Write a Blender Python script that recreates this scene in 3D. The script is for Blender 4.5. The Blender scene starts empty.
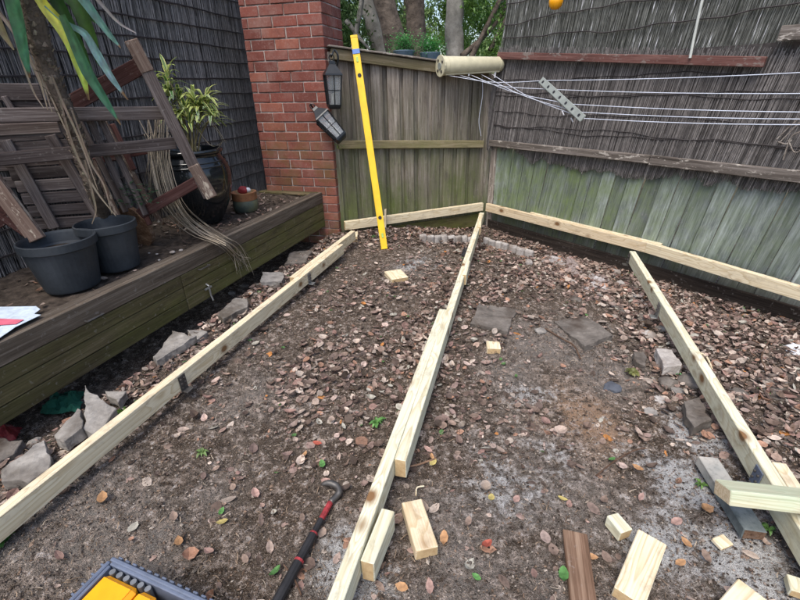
import bpy, bmesh, math, random
from mathutils import Vector, Matrix, noise
random.seed(7)
R = random.random
def U(a, b): return a + (b - a) * random.random()
C = bpy.context.scene.collection
scn = bpy.context.scene
PI = math.pi

# ------------------------------------------------------------------ camera
FPX, EYE = 435.0, 1.4                      # focal length in pixels of an 800 px wide picture, eye height
_v = Vector((19.0, 882.0, FPX)).normalized()          # direction of plumb in camera axes (x right, y down, z forward)
DN = _v
FW = (Vector((0, 0, 1)) - DN * DN.z).normalized()
RT = DN.cross(FW)
def ray(x, y):
    d = Vector((x - 400.0, y - 300.0, FPX)); return Vector((d.dot(RT), d.dot(FW), -d.dot(DN)))
def at(x, y, z=0.0):
    d = ray(x, y); s = (z - EYE) / d.z; return Vector((d.x * s, d.y * s, z))
def onp(x, y, P, n):                       # point of the vertical plane through P with horizontal normal n
    d = ray(x, y); s = (P[0] * n[0] + P[1] * n[1]) / (d.x * n[0] + d.y * n[1]); return Vector((d.x * s, d.y * s, d.z * s + EYE))
def atd(x, y, Y):                          # point at forward distance Y
    return onp(x, y, (0, Y), (0, 1))
cd = bpy.data.cameras.new('camera'); cam = bpy.data.objects.new('camera', cd); C.objects.link(cam)
cd.sensor_width = 36; cd.lens = FPX / 800 * 36; cd.clip_start = 0.02; cd.clip_end = 500
cx = Vector((RT.x, FW.x, -DN.x)); cyu = -Vector((RT.y, FW.y, -DN.y)); cz = -Vector((RT.z, FW.z, -DN.z))
M = Matrix((cx, cyu, cz)).transposed().to_4x4(); M.translation = (0, 0, EYE)
cam.matrix_world = M
scn.camera = cam
# ------------------------------------------------------------------ light
w = bpy.data.worlds.new('World'); scn.world = w; w.use_nodes = True
nt = w.node_tree; bg = nt.nodes['Background']
sky = nt.nodes.new('ShaderNodeTexSky'); sky.sky_type = 'NISHITA'; sky.sun_disc = False
SUN_EL, SUN_AZ = math.radians(62), math.radians(205)
sky.sun_elevation = SUN_EL; sky.sun_rotation = SUN_AZ; sky.air_density = 1.0; sky.dust_density = 3.4; sky.ozone_density = 0.9
nt.links.new(sky.outputs[0], bg.inputs[0]); bg.inputs[1].default_value = 0.15
sd = bpy.data.lights.new('sun', 'SUN'); so = bpy.data.objects.new('sun', sd); C.objects.link(so)
sd.energy = 1.2; sd.angle = math.radians(28); sd.color = (1.0, 0.96, 0.9)
sv = Vector((math.sin(SUN_AZ) * math.cos(SUN_EL), math.cos(SUN_AZ) * math.cos(SUN_EL), math.sin(SUN_EL)))
so.rotation_euler = sv.to_track_quat('Z', 'Y').to_euler()
scn.view_settings.view_transform = 'Standard'; scn.view_settings.look = 'None'
scn.view_settings.exposure = 0.95; scn.view_settings.gamma = 1

# ------------------------------------------------------------------ materials
def mat(name, rough=0.8, spec=0.3):
    m = bpy.data.materials.new(name); m.use_nodes = True
    n = m.node_tree.nodes; b = n['Principled BSDF']; b.inputs['Roughness'].default_value = rough
    b.inputs['Specular IOR Level'].default_value = spec
    return m, m.node_tree, b
def N(t, typ, **k):
    n = t.nodes.new(typ)
    for a, v in k.items():
        if hasattr(n, a): setattr(n, a, v)
        else: n.inputs[a].default_value = v
    return n
def L(t, a, b): t.links.new(a, b)
def ramp(t, src, stops, interp='LINEAR'):
    r = t.nodes.new('ShaderNodeValToRGB'); r.color_ramp.interpolation = interp
    e = r.color_ramp.elements
    while len(e) < len(stops): e.new(0.5)
    for i, (p, c) in enumerate(stops):
        e[i].position = p; e[i].color = (*c, 1) if len(c) == 3 else c
    L(t, src, r.inputs[0]); return r.outputs[0]
def mix(t, fac, a, b, mode='MIX'):
    m = t.nodes.new('ShaderNodeMix'); m.data_type = 'RGBA'; m.blend_type = mode
    for sock, v in ((m.inputs[0], fac), (m.inputs[6], a), (m.inputs[7], b)):
        if hasattr(v, 'is_output') or hasattr(v, 'links'): L(t, v, sock)
        else: sock.default_value = v if isinstance(v, (int, float)) else (*v, 1)
    return m.outputs[2]
def coords(t, scale=(1, 1, 1), world=False, rnd=True):
    if world:
        g = N(t, 'ShaderNodeNewGeometry').outputs['Position']
    else:
        g = N(t, 'ShaderNodeTexCoord').outputs['Object']
    if rnd:
        o = N(t, 'ShaderNodeObjectInfo'); mu = N(t, 'ShaderNodeMath', operation='MULTIPLY'); mu.inputs[1].default_value = 37.0
        L(t, o.outputs['Random'], mu.inputs[0])
        va = N(t, 'ShaderNodeVectorMath', operation='ADD'); L(t, g, va.inputs[0]); L(t, mu.outputs[0], va.inputs[1]); g = va.outputs[0]
    mp = N(t, 'ShaderNodeMapping'); mp.inputs['Scale'].default_value = scale; L(t, g, mp.inputs[0]); return mp.outputs[0]
def noi(t, vec, scale=1.0, detail=5, rough=0.6, dist=0.0):
    n = N(t, 'ShaderNodeTexNoise'); n.inputs['Scale'].default_value = scale; n.inputs['Detail'].default_value = detail
    n.inputs['Roughness'].default_value = rough; n.inputs['Distortion'].default_value = dist; L(t, vec, n.inputs['Vector']); return n.outputs['Fac']
def bump(t, b, src, strength=0.4, dist=0.004, prev=None):
    n = N(t, 'ShaderNodeBump'); n.inputs['Strength'].default_value = strength; n.inputs['Distance'].default_value = dist
    L(t, src, n.inputs['Height']); L(t, n.outputs[0], b.inputs['Normal']); return n
def height(t):
    g = N(t, 'ShaderNodeNewGeometry'); s = N(t, 'ShaderNodeSeparateXYZ'); L(t, g.outputs['Position'], s.inputs[0]); return s.outputs[2]
def mth(t, op, a, b=0.0):
    m = N(t, 'ShaderNodeMath', operation=op)
    for i, v in enumerate((a, b)):
        if isinstance(v, (int, float)): m.inputs[i].default_value = v
        else: L(t, v, m.inputs[i])
    return m.outputs[0]
def rng(t, v, a, b, c=0.0, d=1.0):
    m = N(t, 'ShaderNodeMapRange'); L(t, v, m.inputs[0])
    for i, q in enumerate((a, b, c, d)): m.inputs[i + 1].default_value = q
    return m.outputs[0]

def wood_new(name, light, dark, tint, knot=(0.20, 0.11, 0.05), tintamt=0.5):
    """fresh sawn treated pine: growth-ring lines bending round knots, fine fibres, a green or pink cast in places"""
    m, t, b = mat(name, 0.78, 0.2)
    vo = N(t, 'ShaderNodeTexVoronoi'); vo.inputs['Scale'].default_value = 1.0; L(t, coords(t, (5.0, 7, 7)), vo.inputs['Vector'])
    near = rng(t, vo.outputs['Distance'], 0.0, 0.5, 1.0, 0.0)
    g1 = noi(t, coords(t, (2.0, 150, 150)), 1.0, 4, 0.6, 0.2)
    g2 = noi(t, coords(t, (0.55, 9, 9)), 1.0, 2, 0.4, 0.3)
    fr = N(t, 'ShaderNodeMath', operation='FRACT'); L(t, mth(t, 'ADD', mth(t, 'MULTIPLY', g2, 17.0), mth(t, 'MULTIPLY', near, 2.2)), fr.inputs[0])
    rings = ramp(t, fr.outputs[0], [(0.0, (1, 1, 1)), (0.45, (0.96, 0.94, 0.91)), (0.8, (0.76, 0.68, 0.56)), (0.9, (0.70, 0.61, 0.48)), (1.0, (1, 1, 1))])
    base = ramp(t, g1, [(0.32, dark), (0.55, light)])
    col = mix(t, 0.75, base, rings, 'MULTIPLY')
    big = noi(t, coords(t, (2.2, 6, 6)), 1.0, 3, 0.6)
    col = mix(t, mth(t, 'MULTIPLY', rng(t, big, 0.42, 0.66), tintamt * .6), col, tint)
    kn = ramp(t, vo.outputs['Distance'], [(0.10, (1, 1, 1)), (0.15, (0.45, 0.45, 0.45)), (0.24, (0, 0, 0))])
    col = mix(t, kn, col, knot)
    dirt = noi(t, coords(t, (9, 14, 14)), 1.0, 7, 0.75)
    col = mix(t, rng(t, dirt, 0.52, 0.74, 0, 0.6), col, (0.22, 0.17, 0.12))
    L(t, col, b.inputs['Base Color']); bump(t, b, g1, 0.35, 0.002); return m
def wood_old(name, c1, c2, c3, algae=None, az=(0.1, 1.2), peel=None, grain=30, world_blotch=2.2, algae_amt=0.9, low=None, yg=None):
    """weathered grey timber; algae fades out with height over az; peel = bare patches; low = damp stain near the earth"""
    m, t, b = mat(name, 0.88, 0.15)
    ga = noi(t, coords(t, (1.6, grain, grain)), 1.0, 6, 0.7, 0.4); gb = noi(t, coords(t, (3.0, grain * 4.5, grain * 4.5)), 1.0, 4, 0.7)
    g1 = mth(t, 'ADD', mth(t, 'MULTIPLY', ga, 0.55), mth(t, 'MULTIPLY', gb, 0.45))
    col = ramp(t, g1, [(0.36, c1), (0.5, c2), (0.62, c3)])
    rnd = N(t, 'ShaderNodeObjectInfo').outputs['Random']
    col = mix(t, 1.0, col, ramp(t, rnd, [(0, (0.5, 0.48, 0.48)), (0.5, (0.9, 0.88, 0.87)), (1, (1.35, 1.3, 1.25))]), 'MULTIPLY')
    bl = noi(t, coords(t, (1.3, 5, 5)), 1.4, 5, 0.7)
    col = mix(t, rng(t, bl, 0.5, 0.75, 0, 0.5), col, c1)
    if algae:
        hz = rng(t, height(t), az[0], az[1], 1.0, 0.0)
        bn = noi(t, coords(t, (1, 1, 1), True, False), world_blotch, 6, 0.65)
        bn2 = noi(t, coords(t, (2.5, 16, 16)), 1.0, 4, 0.7)
        f = mth(t, 'MULTIPLY', rng(t, mth(t, 'ADD', mth(t, 'MULTIPLY', bn, 0.8), mth(t, 'MULTIPLY', bn2, 0.5)), 0.42, 0.8), hz)
        if yg:                                  # algae thrives at the damp corner, thins out along the fence
            g = N(t, 'ShaderNodeNewGeometry'); sp_ = N(t, 'ShaderNodeSeparateXYZ'); L(t, g.outputs['Position'], sp_.inputs[0])
            f = mth(t, 'MULTIPLY', f, rng(t, mth(t, 'ADD', sp_.outputs[1], mth(t, 'MULTIPLY', bn, 0.6)), *yg))
        col = mix(t, mth(t, 'MULTIPLY', f, algae_amt), col, algae)
        dk = noi(t, coords(t, (1.5, 7, 7)), 2.6, 6, 0.75)
        col = mix(t, rng(t, dk, 0.52, 0.66, 0, 0.6), col, c1)
    if peel:
        pn = noi(t, coords(t, (7, 20, 20)), 1.0, 5, 0.75)
        col = mix(t, rng(t, pn, 0.56, 0.62), col, peel)
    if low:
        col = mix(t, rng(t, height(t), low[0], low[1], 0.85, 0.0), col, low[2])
    sp = noi(t, coords(t, (40, 40, 40)), 1.0, 3, 0.6)
    col = mix(t, rng(t, sp, 0.62, 0.75, 0, 0.35), col, (0.3, 0.28, 0.26))
    L(t, col, b.inputs['Base Color']); bump(t, b, g1, 0.8, 0.004); return m
def rough_mat(name, c1, c2, scale=8, rough=0.9, bs=0.5, bd=0.005, c3=None, spec=0.2, detail=8):
    m, t, b = mat(name, rough, spec)
    n1 = noi(t, coords(t), scale, detail, 0.65)
    col = ramp(t, n1, [(0.32, c1), (0.66, c2)])
    if c3:
        n2 = noi(t, coords(t), scale * 0.35, 4, 0.6); col = mix(t, rng(t, n2, 0.5, 0.68), col, c3)
    n3 = noi(t, coords(t), scale * 9, 3, 0.6)
    col = mix(t, rng(t, n3, 0.5, 0.8, 0, 0.35), col, tuple(q * 0.35 for q in c1))
    L(t, col, b.inputs['Base Color']); bump(t, b, n1, bs, bd); return m
def plain(name, c, rough=0.5, spec=0.5, metal=0.0, vary=0.15, sc=20):
    m, t, b = mat(name, rough, spec); b.inputs['Metallic'].default_value = metal
    n1 = noi(t, coords(t), sc, 5, 0.6)
    L(t, ramp(t, n1, [(0.3, tuple(q * (1 - vary) for q in c)), (0.7, tuple(min(1, q * (1 + vary)) for q in c))]), b.inputs['Base Color'])
    return m
def attr_mat(name, rough=0.7, trans=0.0, spec=0.25, sc=60):
    m, t, b = mat(name, rough, spec)
    a = N(t, 'ShaderNodeAttribute'); a.attribute_name = 'Col'
    n1 = noi(t, coords(t, rnd=False), sc, 3, 0.6)
    col = mix(t, 1.0, a.outputs['Color'], ramp(t, n1, [(0.3, (0.7, 0.7, 0.7)), (0.7, (1.2, 1.2, 1.2))]), 'MULTIPLY')
    L(t, col, b.inputs['Base Color'])
    if trans:
        tr = N(t, 'ShaderNodeBsdfTranslucent'); L(t, col, tr.inputs[0]); mx = N(t, 'ShaderNodeMixShader'); mx.inputs[0].default_value = trans
        out = t.nodes['Material Output']; L(t, b.outputs[0], mx.inputs[1]); L(t, tr.outputs[0], mx.inputs[2]); L(t, mx.outputs[0], out.inputs[0])
    return m

PINE = wood_new('treated pine', (0.74, 0.66, 0.48), (0.60, 0.51, 0.35), (0.62, 0.57, 0.44), tintamt=0.35)
PINEG = wood_new('treated pine greenish', (0.70, 0.68, 0.53), (0.56, 0.54, 0.40), (0.52, 0.57, 0.44), tintamt=0.6)
PINEO = wood_new('treated pine orange', (0.70, 0.60, 0.43), (0.55, 0.43, 0.28), (0.60, 0.48, 0.32), tintamt=0.5)
ENDG = rough_mat('sawn end grain', (0.42, 0.28, 0.14), (0.58, 0.44, 0.25), 40, 0.85, 0.3, 0.001)
OLDBRN = wood_old('old brown plank', (0.06, 0.035, 0.022), (0.15, 0.095, 0.065), (0.25, 0.18, 0.13))
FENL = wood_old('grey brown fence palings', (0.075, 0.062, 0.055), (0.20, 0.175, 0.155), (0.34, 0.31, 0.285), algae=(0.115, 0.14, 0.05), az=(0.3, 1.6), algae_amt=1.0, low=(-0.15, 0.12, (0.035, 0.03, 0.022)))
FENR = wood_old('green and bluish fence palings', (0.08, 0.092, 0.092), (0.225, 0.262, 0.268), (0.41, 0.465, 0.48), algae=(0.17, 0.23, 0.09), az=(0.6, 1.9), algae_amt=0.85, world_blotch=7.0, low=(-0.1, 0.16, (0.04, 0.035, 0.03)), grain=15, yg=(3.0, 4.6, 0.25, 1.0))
RAILM = wood_old('mossy fence rail', (0.12, 0.10, 0.06), (0.22, 0.18, 0.12), (0.34, 0.29, 0.21), algae=(0.15, 0.17, 0.05), az=(0.5, 1.9), algae_amt=0.8)
RAILG = wood_old('grey weathered rail', (0.07, 0.06, 0.05), (0.22, 0.195, 0.17), (0.40, 0.365, 0.33), peel=(0.42, 0.385, 0.34))
RAILR = wood_old('red painted rail', (0.05, 0.025, 0.022), (0.10, 0.048, 0.042), (0.15, 0.085, 0.075), peel=(0.20, 0.165, 0.145))
PLANT = wood_old('planter boards', (0.038, 0.030, 0.018), (0.085, 0.068, 0.042), (0.14, 0.115, 0.075), algae=(0.105, 0.115, 0.028), az=(0.0, 0.75), algae_amt=1.0, world_blotch=2.2, yg=(1.6, 3.6, 0.30, 0.95))
PLANTD = wood_old('shade black post', (0.012, 0.010, 0.008), (0.03, 0.025, 0.02), (0.05, 0.04, 0.03))  # near-black colour paints in the shade under the planter
PLANTT = wood_old('planter top boards', (0.045, 0.036, 0.028), (0.09, 0.075, 0.06), (0.15, 0.13, 0.11))
CHAIRM = wood_old('weathered dark chair timber', (0.044, 0.034, 0.032), (0.108, 0.090, 0.086), (0.22, 0.196, 0.19))
CHAIRR = wood_old('reddish chair timber', (0.04, 0.018, 0.017), (0.085, 0.040, 0.036), (0.13, 0.075, 0.07))
CHAIRP = wood_old('flaking chair timber', (0.08, 0.05, 0.04), (0.15, 0.11, 0.09), (0.25, 0.2, 0.17), peel=(0.42, 0.36, 0.29))
CONC = rough_mat('broken concrete', (0.15, 0.14, 0.13), (0.36, 0.34, 0.31), 9, 0.92, 0.6, 0.006, (0.10, 0.085, 0.07))
CONCD = rough_mat('dark grey paver', (0.085, 0.075, 0.066), (0.19, 0.17, 0.15), 12, 0.92, 0.6, 0.005, (0.06, 0.045, 0.035))
CONCP = rough_mat('pale dusty concrete', (0.24, 0.22, 0.205), (0.50, 0.47, 0.44), 12, 0.92, 0.5, 0.004, (0.19, 0.155, 0.13))
MORT = rough_mat('mortar', (0.22, 0.175, 0.155), (0.52, 0.46, 0.42), 14, 0.95, 0.5, 0.004, (0.15, 0.08, 0.06))
BLKPL = rough_mat('dusty black plastic', (0.016, 0.021, 0.027), (0.035, 0.042, 0.05), 5, 0.55, 0.1, 0.001, (0.055, 0.058, 0.06), 0.4)
POTSOIL = rough_mat('potting soil', (0.012, 0.009, 0.007), (0.05, 0.036, 0.026), 30, 0.95, 1.0, 0.02)
GLAZE = plain('black glaze', (0.008, 0.010, 0.012), 0.12, 0.6, vary=0.4)
TERRA = rough_mat('terracotta', (0.25, 0.10, 0.05), (0.42, 0.20, 0.10), 14, 0.85, 0.3, 0.003, (0.12, 0.12, 0.07))
TERRG = rough_mat('mossy glazed pot', (0.03, 0.04, 0.04), (0.07, 0.09, 0.07), 14, 0.6, 0.3, 0.003, (0.13, 0.13, 0.07), 0.4)
STEEL = plain('galvanised steel', (0.33, 0.34, 0.34), 0.42, 0.5, 0.75, 0.25, 30)
DSTEEL = plain('dull dark steel', (0.10, 0.095, 0.09), 0.5, 0.5, 0.6, 0.35, 40)
LANT = plain('black lantern metal', (0.012, 0.015, 0.018), 0.38, 0.5, 0.3, 0.3)
YEL = plain('yellow level paint', (0.78, 0.50, 0.01), 0.38, 0.5, vary=0.13, sc=9)
CREAM = plain('cream plastic', (0.50, 0.47, 0.33), 0.5, 0.4, vary=0.10)
GREYPL = plain('grey plastic', (0.22, 0.24, 0.22), 0.55, 0.4, vary=0.15)
WHITEPL = plain('white plastic', (0.70, 0.71, 0.74), 0.5, 0.4, vary=0.08)
CORD = plain('pvc cord', (0.58, 0.62, 0.70), 0.5, 0.4, vary=0.05)
AMBER = plain('amber plastic', (0.85, 0.36, 0.008), 0.32, 0.5, vary=0.12, sc=12)
BLUEG = plain('blue grey plastic', (0.11, 0.135, 0.19), 0.5, 0.45, vary=0.2)
REDM = plain('red paint', (0.26, 0.03, 0.035), 0.6, 0.4, vary=0.5, sc=60)
DKPL = plain('black rubber', (0.02, 0.02, 0.022), 0.6, 0.3, vary=0.3)
GREENC = rough_mat('green cloth', (0.01, 0.07, 0.045), (0.03, 0.15, 0.10), 10, 0.85, 0.6, 0.01)
STICK = attr_mat('brush stalks', 0.75, 0, 0.3, 30)
LEAFM = attr_mat('fallen leaves', 0.7, 0.12, 0.25, 80)
LEAFG = attr_mat('green leaves', 0.45, 0.35, 0.4, 20)
BARK = rough_mat('grey brown bark', (0.045, 0.035, 0.028), (0.15, 0.12, 0.095), 10, 0.95, 1.0, 0.03)
BARKP = rough_mat('pale gum bark', (0.16, 0.15, 0.13), (0.36, 0.34, 0.30), 6, 0.9, 0.8, 0.02, (0.12, 0.10, 0.08))
WIREM = plain('rusty wire', (0.035, 0.03, 0.03), 0.7, 0.3)

def glass_mat():
    m, t, b = mat('lantern glass', 0.08, 0.5); b.inputs['Base Color'].default_value = (0.75, 0.8, 0.82, 1)
    b.inputs['Transmission Weight'].default_value = 0.85; return m
GLASS = glass_mat()
# brick: every brick picks its own tone; green-brown staining low down on the left of the pier
def brick_mat():
    m, t, b = mat('red brick', 0.88, 0.2)
    rnd = N(t, 'ShaderNodeObjectInfo').outputs['Random']
    col = ramp(t, rnd, [(0, (0.14, 0.048, 0.038)), (0.3, (0.22, 0.070, 0.052)), (0.7, (0.19, 0.072, 0.056)), (1, (0.29, 0.105, 0.070))])
    n1 = noi(t, coords(t), 18, 7, 0.7); col = mix(t, rng(t, n1, 0.45, 0.75, 0, 0.5), col, (0.13, 0.05, 0.045))
    n2 = noi(t, coords(t), 70, 3, 0.6); col = mix(t, rng(t, n2, 0.55, 0.8, 0, 0.55), col, (0.36, 0.25, 0.22))
    hz0 = noi(t, coords(t, world=True, rnd=False), 5.0, 6, 0.7); col = mix(t, rng(t, hz0, 0.5, 0.68, 0, 0.45), col, (0.30, 0.20, 0.17)); col = mix(t, rng(t, hz0, 0.46, 0.34, 0, 0.5), col, (0.10, 0.04, 0.03))
    lowz = mth(t, 'MULTIPLY', rng(t, height(t), 0.35, 0.0), rng(t, n1, 0.4, 0.65)); col = mix(t, mth(t, 'MULTIPLY', lowz, 0.7), col, (0.10, 0.10, 0.035))
    s = noi(t, coords(t, world=True, rnd=False), 3.2, 5, 0.65)
    hz = mth(t, 'MULTIPLY', rng(t, height(t), 0.35, 0.6), rng(t, height(t), 1.2, 0.85))
    col = mix(t, mth(t, 'MULTIPLY', mth(t, 'MULTIPLY', rng(t, s, 0.42, 0.6), hz), 0.7), col, (0.13, 0.085, 0.035))
    L(t, col, b.inputs['Base Color']); bump(t, b, n1, 0.6, 0.004); return m
BRICK = brick_mat()

# ------------------------------------------------------------------ object helpers
def link(o, parent=None):
    C.objects.link(o)
    if parent: o.parent = parent
    return o
def tag(o, label=None, cat=None, group=None, kind=None):
    if label: o['label'] = label
    if cat: o['category'] = cat
    if group: o['group'] = group
    if kind: o['kind'] = kind
    return o
def thing(name, loc, label, cat, group=None):
    o = bpy.data.objects.new(name, None); o.empty_display_size = 0.1; link(o); o.location = loc
    return tag(o, label, cat, group)
def worldmat(o):
    m = o.matrix_basis.copy()
    p = o.parent
    while p: m = p.matrix_basis @ m; p = p.parent
    return m
def put(name, mesh, m4, parent=None, material=None):
    """an object whose world matrix is m4, under parent"""
    o = bpy.data.objects.new(name, mesh); C.objects.link(o)
    if material and not mesh.materials: mesh.materials.append(material)
    if parent:
        o.parent = parent; o.matrix_basis = worldmat(parent).inverted() @ m4
    else: o.matrix_basis = m4
    return o
def meshobj(name, V, F, material, parent=None, smooth=False, cols=None, base=True):
    """V in world coordinates; the origin goes to the lowest centre of the mesh"""
    n = len(V); c = Vector((sum(v[0] for v in V) / n, sum(v[1] for v in V) / n, min(v[2] for v in V)))
    me = bpy.data.meshes.new(name); me.from_pydata([(v[0] - c.x, v[1] - c.y, v[2] - c.z) for v in V], [], F)
    if smooth: me.polygons.foreach_set('use_smooth', [True] * len(me.polygons))
    if cols:
        a = me.color_attributes.new('Col', 'FLOAT_COLOR', 'POINT'); fl = []
        for q in cols: fl.extend((q[0], q[1], q[2], 1.0))
        a.data.foreach_set('color', fl)
    me.update()
    return put(name, me, Matrix.Translation(c), parent, material)
_bc = {}
def boxmesh(l, wd, h, bev=0.003, jit=0.0, key=None, m2=None):
    k = (round(l, 3), round(wd, 3), round(h, 3), bev, key)
    if k in _bc and not jit: return _bc[k]
    bm = bmesh.new(); bmesh.ops.create_cube(bm, size=1)
    for v in bm.verts:
        v.co = Vector((v.co.x * l, v.co.y * wd, v.co.z * h)) + Vector((U(-jit, jit), U(-jit, jit), U(-jit, jit)))
    if bev: bmesh.ops.bevel(bm, geom=bm.edges[:], offset=min(bev, wd * .3, h * .3, l * .3), segments=1, affect='EDGES')
    if m2:
        for f in bm.faces:
            if abs(f.normal.x) > 0.9: f.material_index = 1
    bm.normal_update()
    if m2:
        for f in bm.faces:
            if abs(f.normal.x) > 0.9: f.material_index = 1
    me = bpy.data.meshes.new('board'); bm.to_mesh(me); bm.free()
    if not jit: _bc[k] = me
    return me
def frame(A, B, up=(0, 0, 1), roll=0.0):
    x = (Vector(B) - Vector(A)).normalized(); z = Vector(up); z = (z - x * z.dot(x)).normalized(); y = z.cross(x)
    m = Matrix((x, y, z)).transposed().to_4x4()
    if roll: m = m @ Matrix.Rotation(roll, 4, 'X')
    m.translation = (Vector(A) + Vector(B)) / 2; return m
def beam(name, A, B, wd, h, material, parent=None, up=(0, 0, 1), bev=0.003, jit=0.0, roll=0.0, end=None, bend=0.0):
    """square timber from A to B (centre line); wd across, h along up"""
    l = (Vector(B) - Vector(A)).length
    me = boxmesh(l, wd, h, bev, jit, key=(material.name, end.name if end else 0), m2=end)
    if not me.materials:
        me.materials.append(material)
        if end: me.materials.append(end)
    return put(name, me, frame(A, B, up, roll), parent)
def lathe(prof, seg=28, c=(0, 0, 0), wob=0.0):
    V, F = [], []
    for r, z in prof:
        for i in range(seg):
            a = 2 * PI * i / seg; rr = r * (1 + wob * math.sin(3 * a + z * 9)); V.append((c[0] + rr * math.cos(a), c[1] + rr * math.sin(a), c[2] + z))
    for j in range(len(prof) - 1):
        for i in range(seg):
            F.append((j * seg + i, j * seg + (i + 1) % seg, (j + 1) * seg + (i + 1) % seg, (j + 1) * seg + i))
    return V, F
def tube(pts, rad, seg=8, cap=True):
    V, F = [], []; n = len(pts); pts = [Vector(p) for p in pts]
    if not hasattr(rad, '__len__'): rad = [rad] * n
    prev = None
    for i, p in enumerate(pts):
        d = (pts[min(i + 1, n - 1)] - pts[max(i - 1, 0)]).normalized()
        s = d.cross(Vector((0, 0, 1))) if prev is None else prev - d * prev.dot(d)
        if s.length < 1e-4: s = d.cross(Vector((1, 0, 0)))
        s.normalize(); prev = s; q = d.cross(s)
        for k in range(seg):
            a = 2 * PI * k / seg; V.append(tuple(p + (s * math.cos(a) + q * math.sin(a)) * rad[i]))
    for i in range(n - 1):
        for k in range(seg):
            F.append((i * seg + k, i * seg + (k + 1) % seg, (i + 1) * seg + (k + 1) % seg, (i + 1) * seg + k))
    if cap: F.append(tuple(range(seg))[::-1]); F.append(tuple((n - 1) * seg + k for k in range(seg)))
    return V, F
def merge(parts):
    V, F = [], []
    for v, f in parts:
        o = len(V); V += list(v); F += [tuple(i + o for i in q) for q in f]
    return V, F
def bez(P, n=12):
    """smooth curve through the points (Catmull-Rom)"""
    P = [Vector(p) for p in P]; Q = [P[0] * 2 - P[1]] + P + [P[-1] * 2 - P[-2]]; out = []
    for i in range(1, len(Q) - 2):
        for k in range(n):
            t = k / n; a, b, c, d = Q[i - 1], Q[i], Q[i + 1], Q[i + 2]
            out.append(0.5 * ((2 * b) + (c - a) * t + (2 * a - 5 * b + 4 * c - d) * t * t + (3 * b - a - 3 * c + d) * t ** 3))
    out.append(P[-1]); return out
def sstep(a, b, x):
    t = max(0, min(1, (x - a) / (b - a))); return t * t * (3 - 2 * t)

# ------------------------------------------------------------------ main lines of the yard
J = 0.15                                            # top of the joists
D1 = Vector((0.264, 0.9645, 0)); D2 = Vector((0.9645, -0.264, 0))     # along the joists / across
def xl(y): return -1.37 + (y - 1.0) * 0.300         # left joist
def xm(y): return -0.15 + (y - 0.8) * 0.273
def xr(y): return 1.25 + (y - 0.9) * 0.270
PA = Vector((-0.549, 4.379, 0)); PB = Vector((1.005, 5.049, 0)); PC = Vector((2.733, 2.695, 0))
uL = (PB - PA).normalized(); nL = Vector((-uL.y, uL.x, 0)); uR = (PC - PB).normalized(); nR = Vector((-uR.y, uR.x, 0))
FL = PA + nL * 0.07; FR = PB + nR * 0.07            # faces of the two fences
CORNER = Vector((0.985, 5.10, 0))
def groundz(x, y):
    s = (Vector((x, y, 0)) - FR).dot(nR)            # 0 at the right fence, negative in front
    z = -0.17 * sstep(-1.3, -0.12, s) * sstep(2.0, 3.4, y + x * 0.6)
    z += 0.035 * (noise.noise(Vector((x * 0.9, y * 0.9, 3))) ) + 0.012 * noise.noise(Vector((x * 4, y * 4, 7)))
    z += 0.02 * sstep(0.2, -0.3, x - xl(y)) - 0.12 * sstep(-.36, -.55, x - xl(y) - .02)  # last term sinks the earth under the planter to deepen the shade there
    return z
def gat(x, y):                                     # ground point seen at a picture position
    z = 0.0
    for _ in range(4): p = at(x, y, z); z = groundz(p.x, p.y)
    return at(x, y, z)

# ------------------------------------------------------------------ ground
GREY = [((*gat(x, y).xy,), r, a) for x, y, r, a in [(560, 345, .22, .75), (600, 370, .25, .5), (520, 372, .15, .5), (560, 460, .3, .35), (470, 560, .28, .4), (60, 520, .2, .55), (140, 530, .2, .5), (100, 480, .15, .35),
        (230, 350, .2, .25), (350, 565, .12, .7), (430, 260, .15, .2), (410, 270, .12, .6), (250, 395, .2, .4), (600, 500, .3, .4), (740, 560, .2, .5), (530, 500, .25, .35)]]
WHIT = [((*gat(x, y).xy,), r, a) for x, y, r, a in [(700, 500, .13, .9), (735, 560, .12, .8), (690, 430, .10, .8), (670, 470, .1, .5), (775, 590, .1, .6), (350, 540, .05, .5), (410, 268, .07, .6), (720, 530, .1, .8), (535, 395, .08, .45), (425, 262, .10, .6), (355, 565, .08, .9), (500, 480, .12, .35), (555, 455, .1, .4), (650, 545, .08, .5), (352, 580, .06, .6)]]
PINK = [((*gat(x, y).xy,), r, a) for x, y, r, a in [(580, 420, .14, .8), (600, 450, .12, .4), (560, 380, .08, .5), (660, 420, .12, .4), (100, 260, .1, .2)]]
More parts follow.
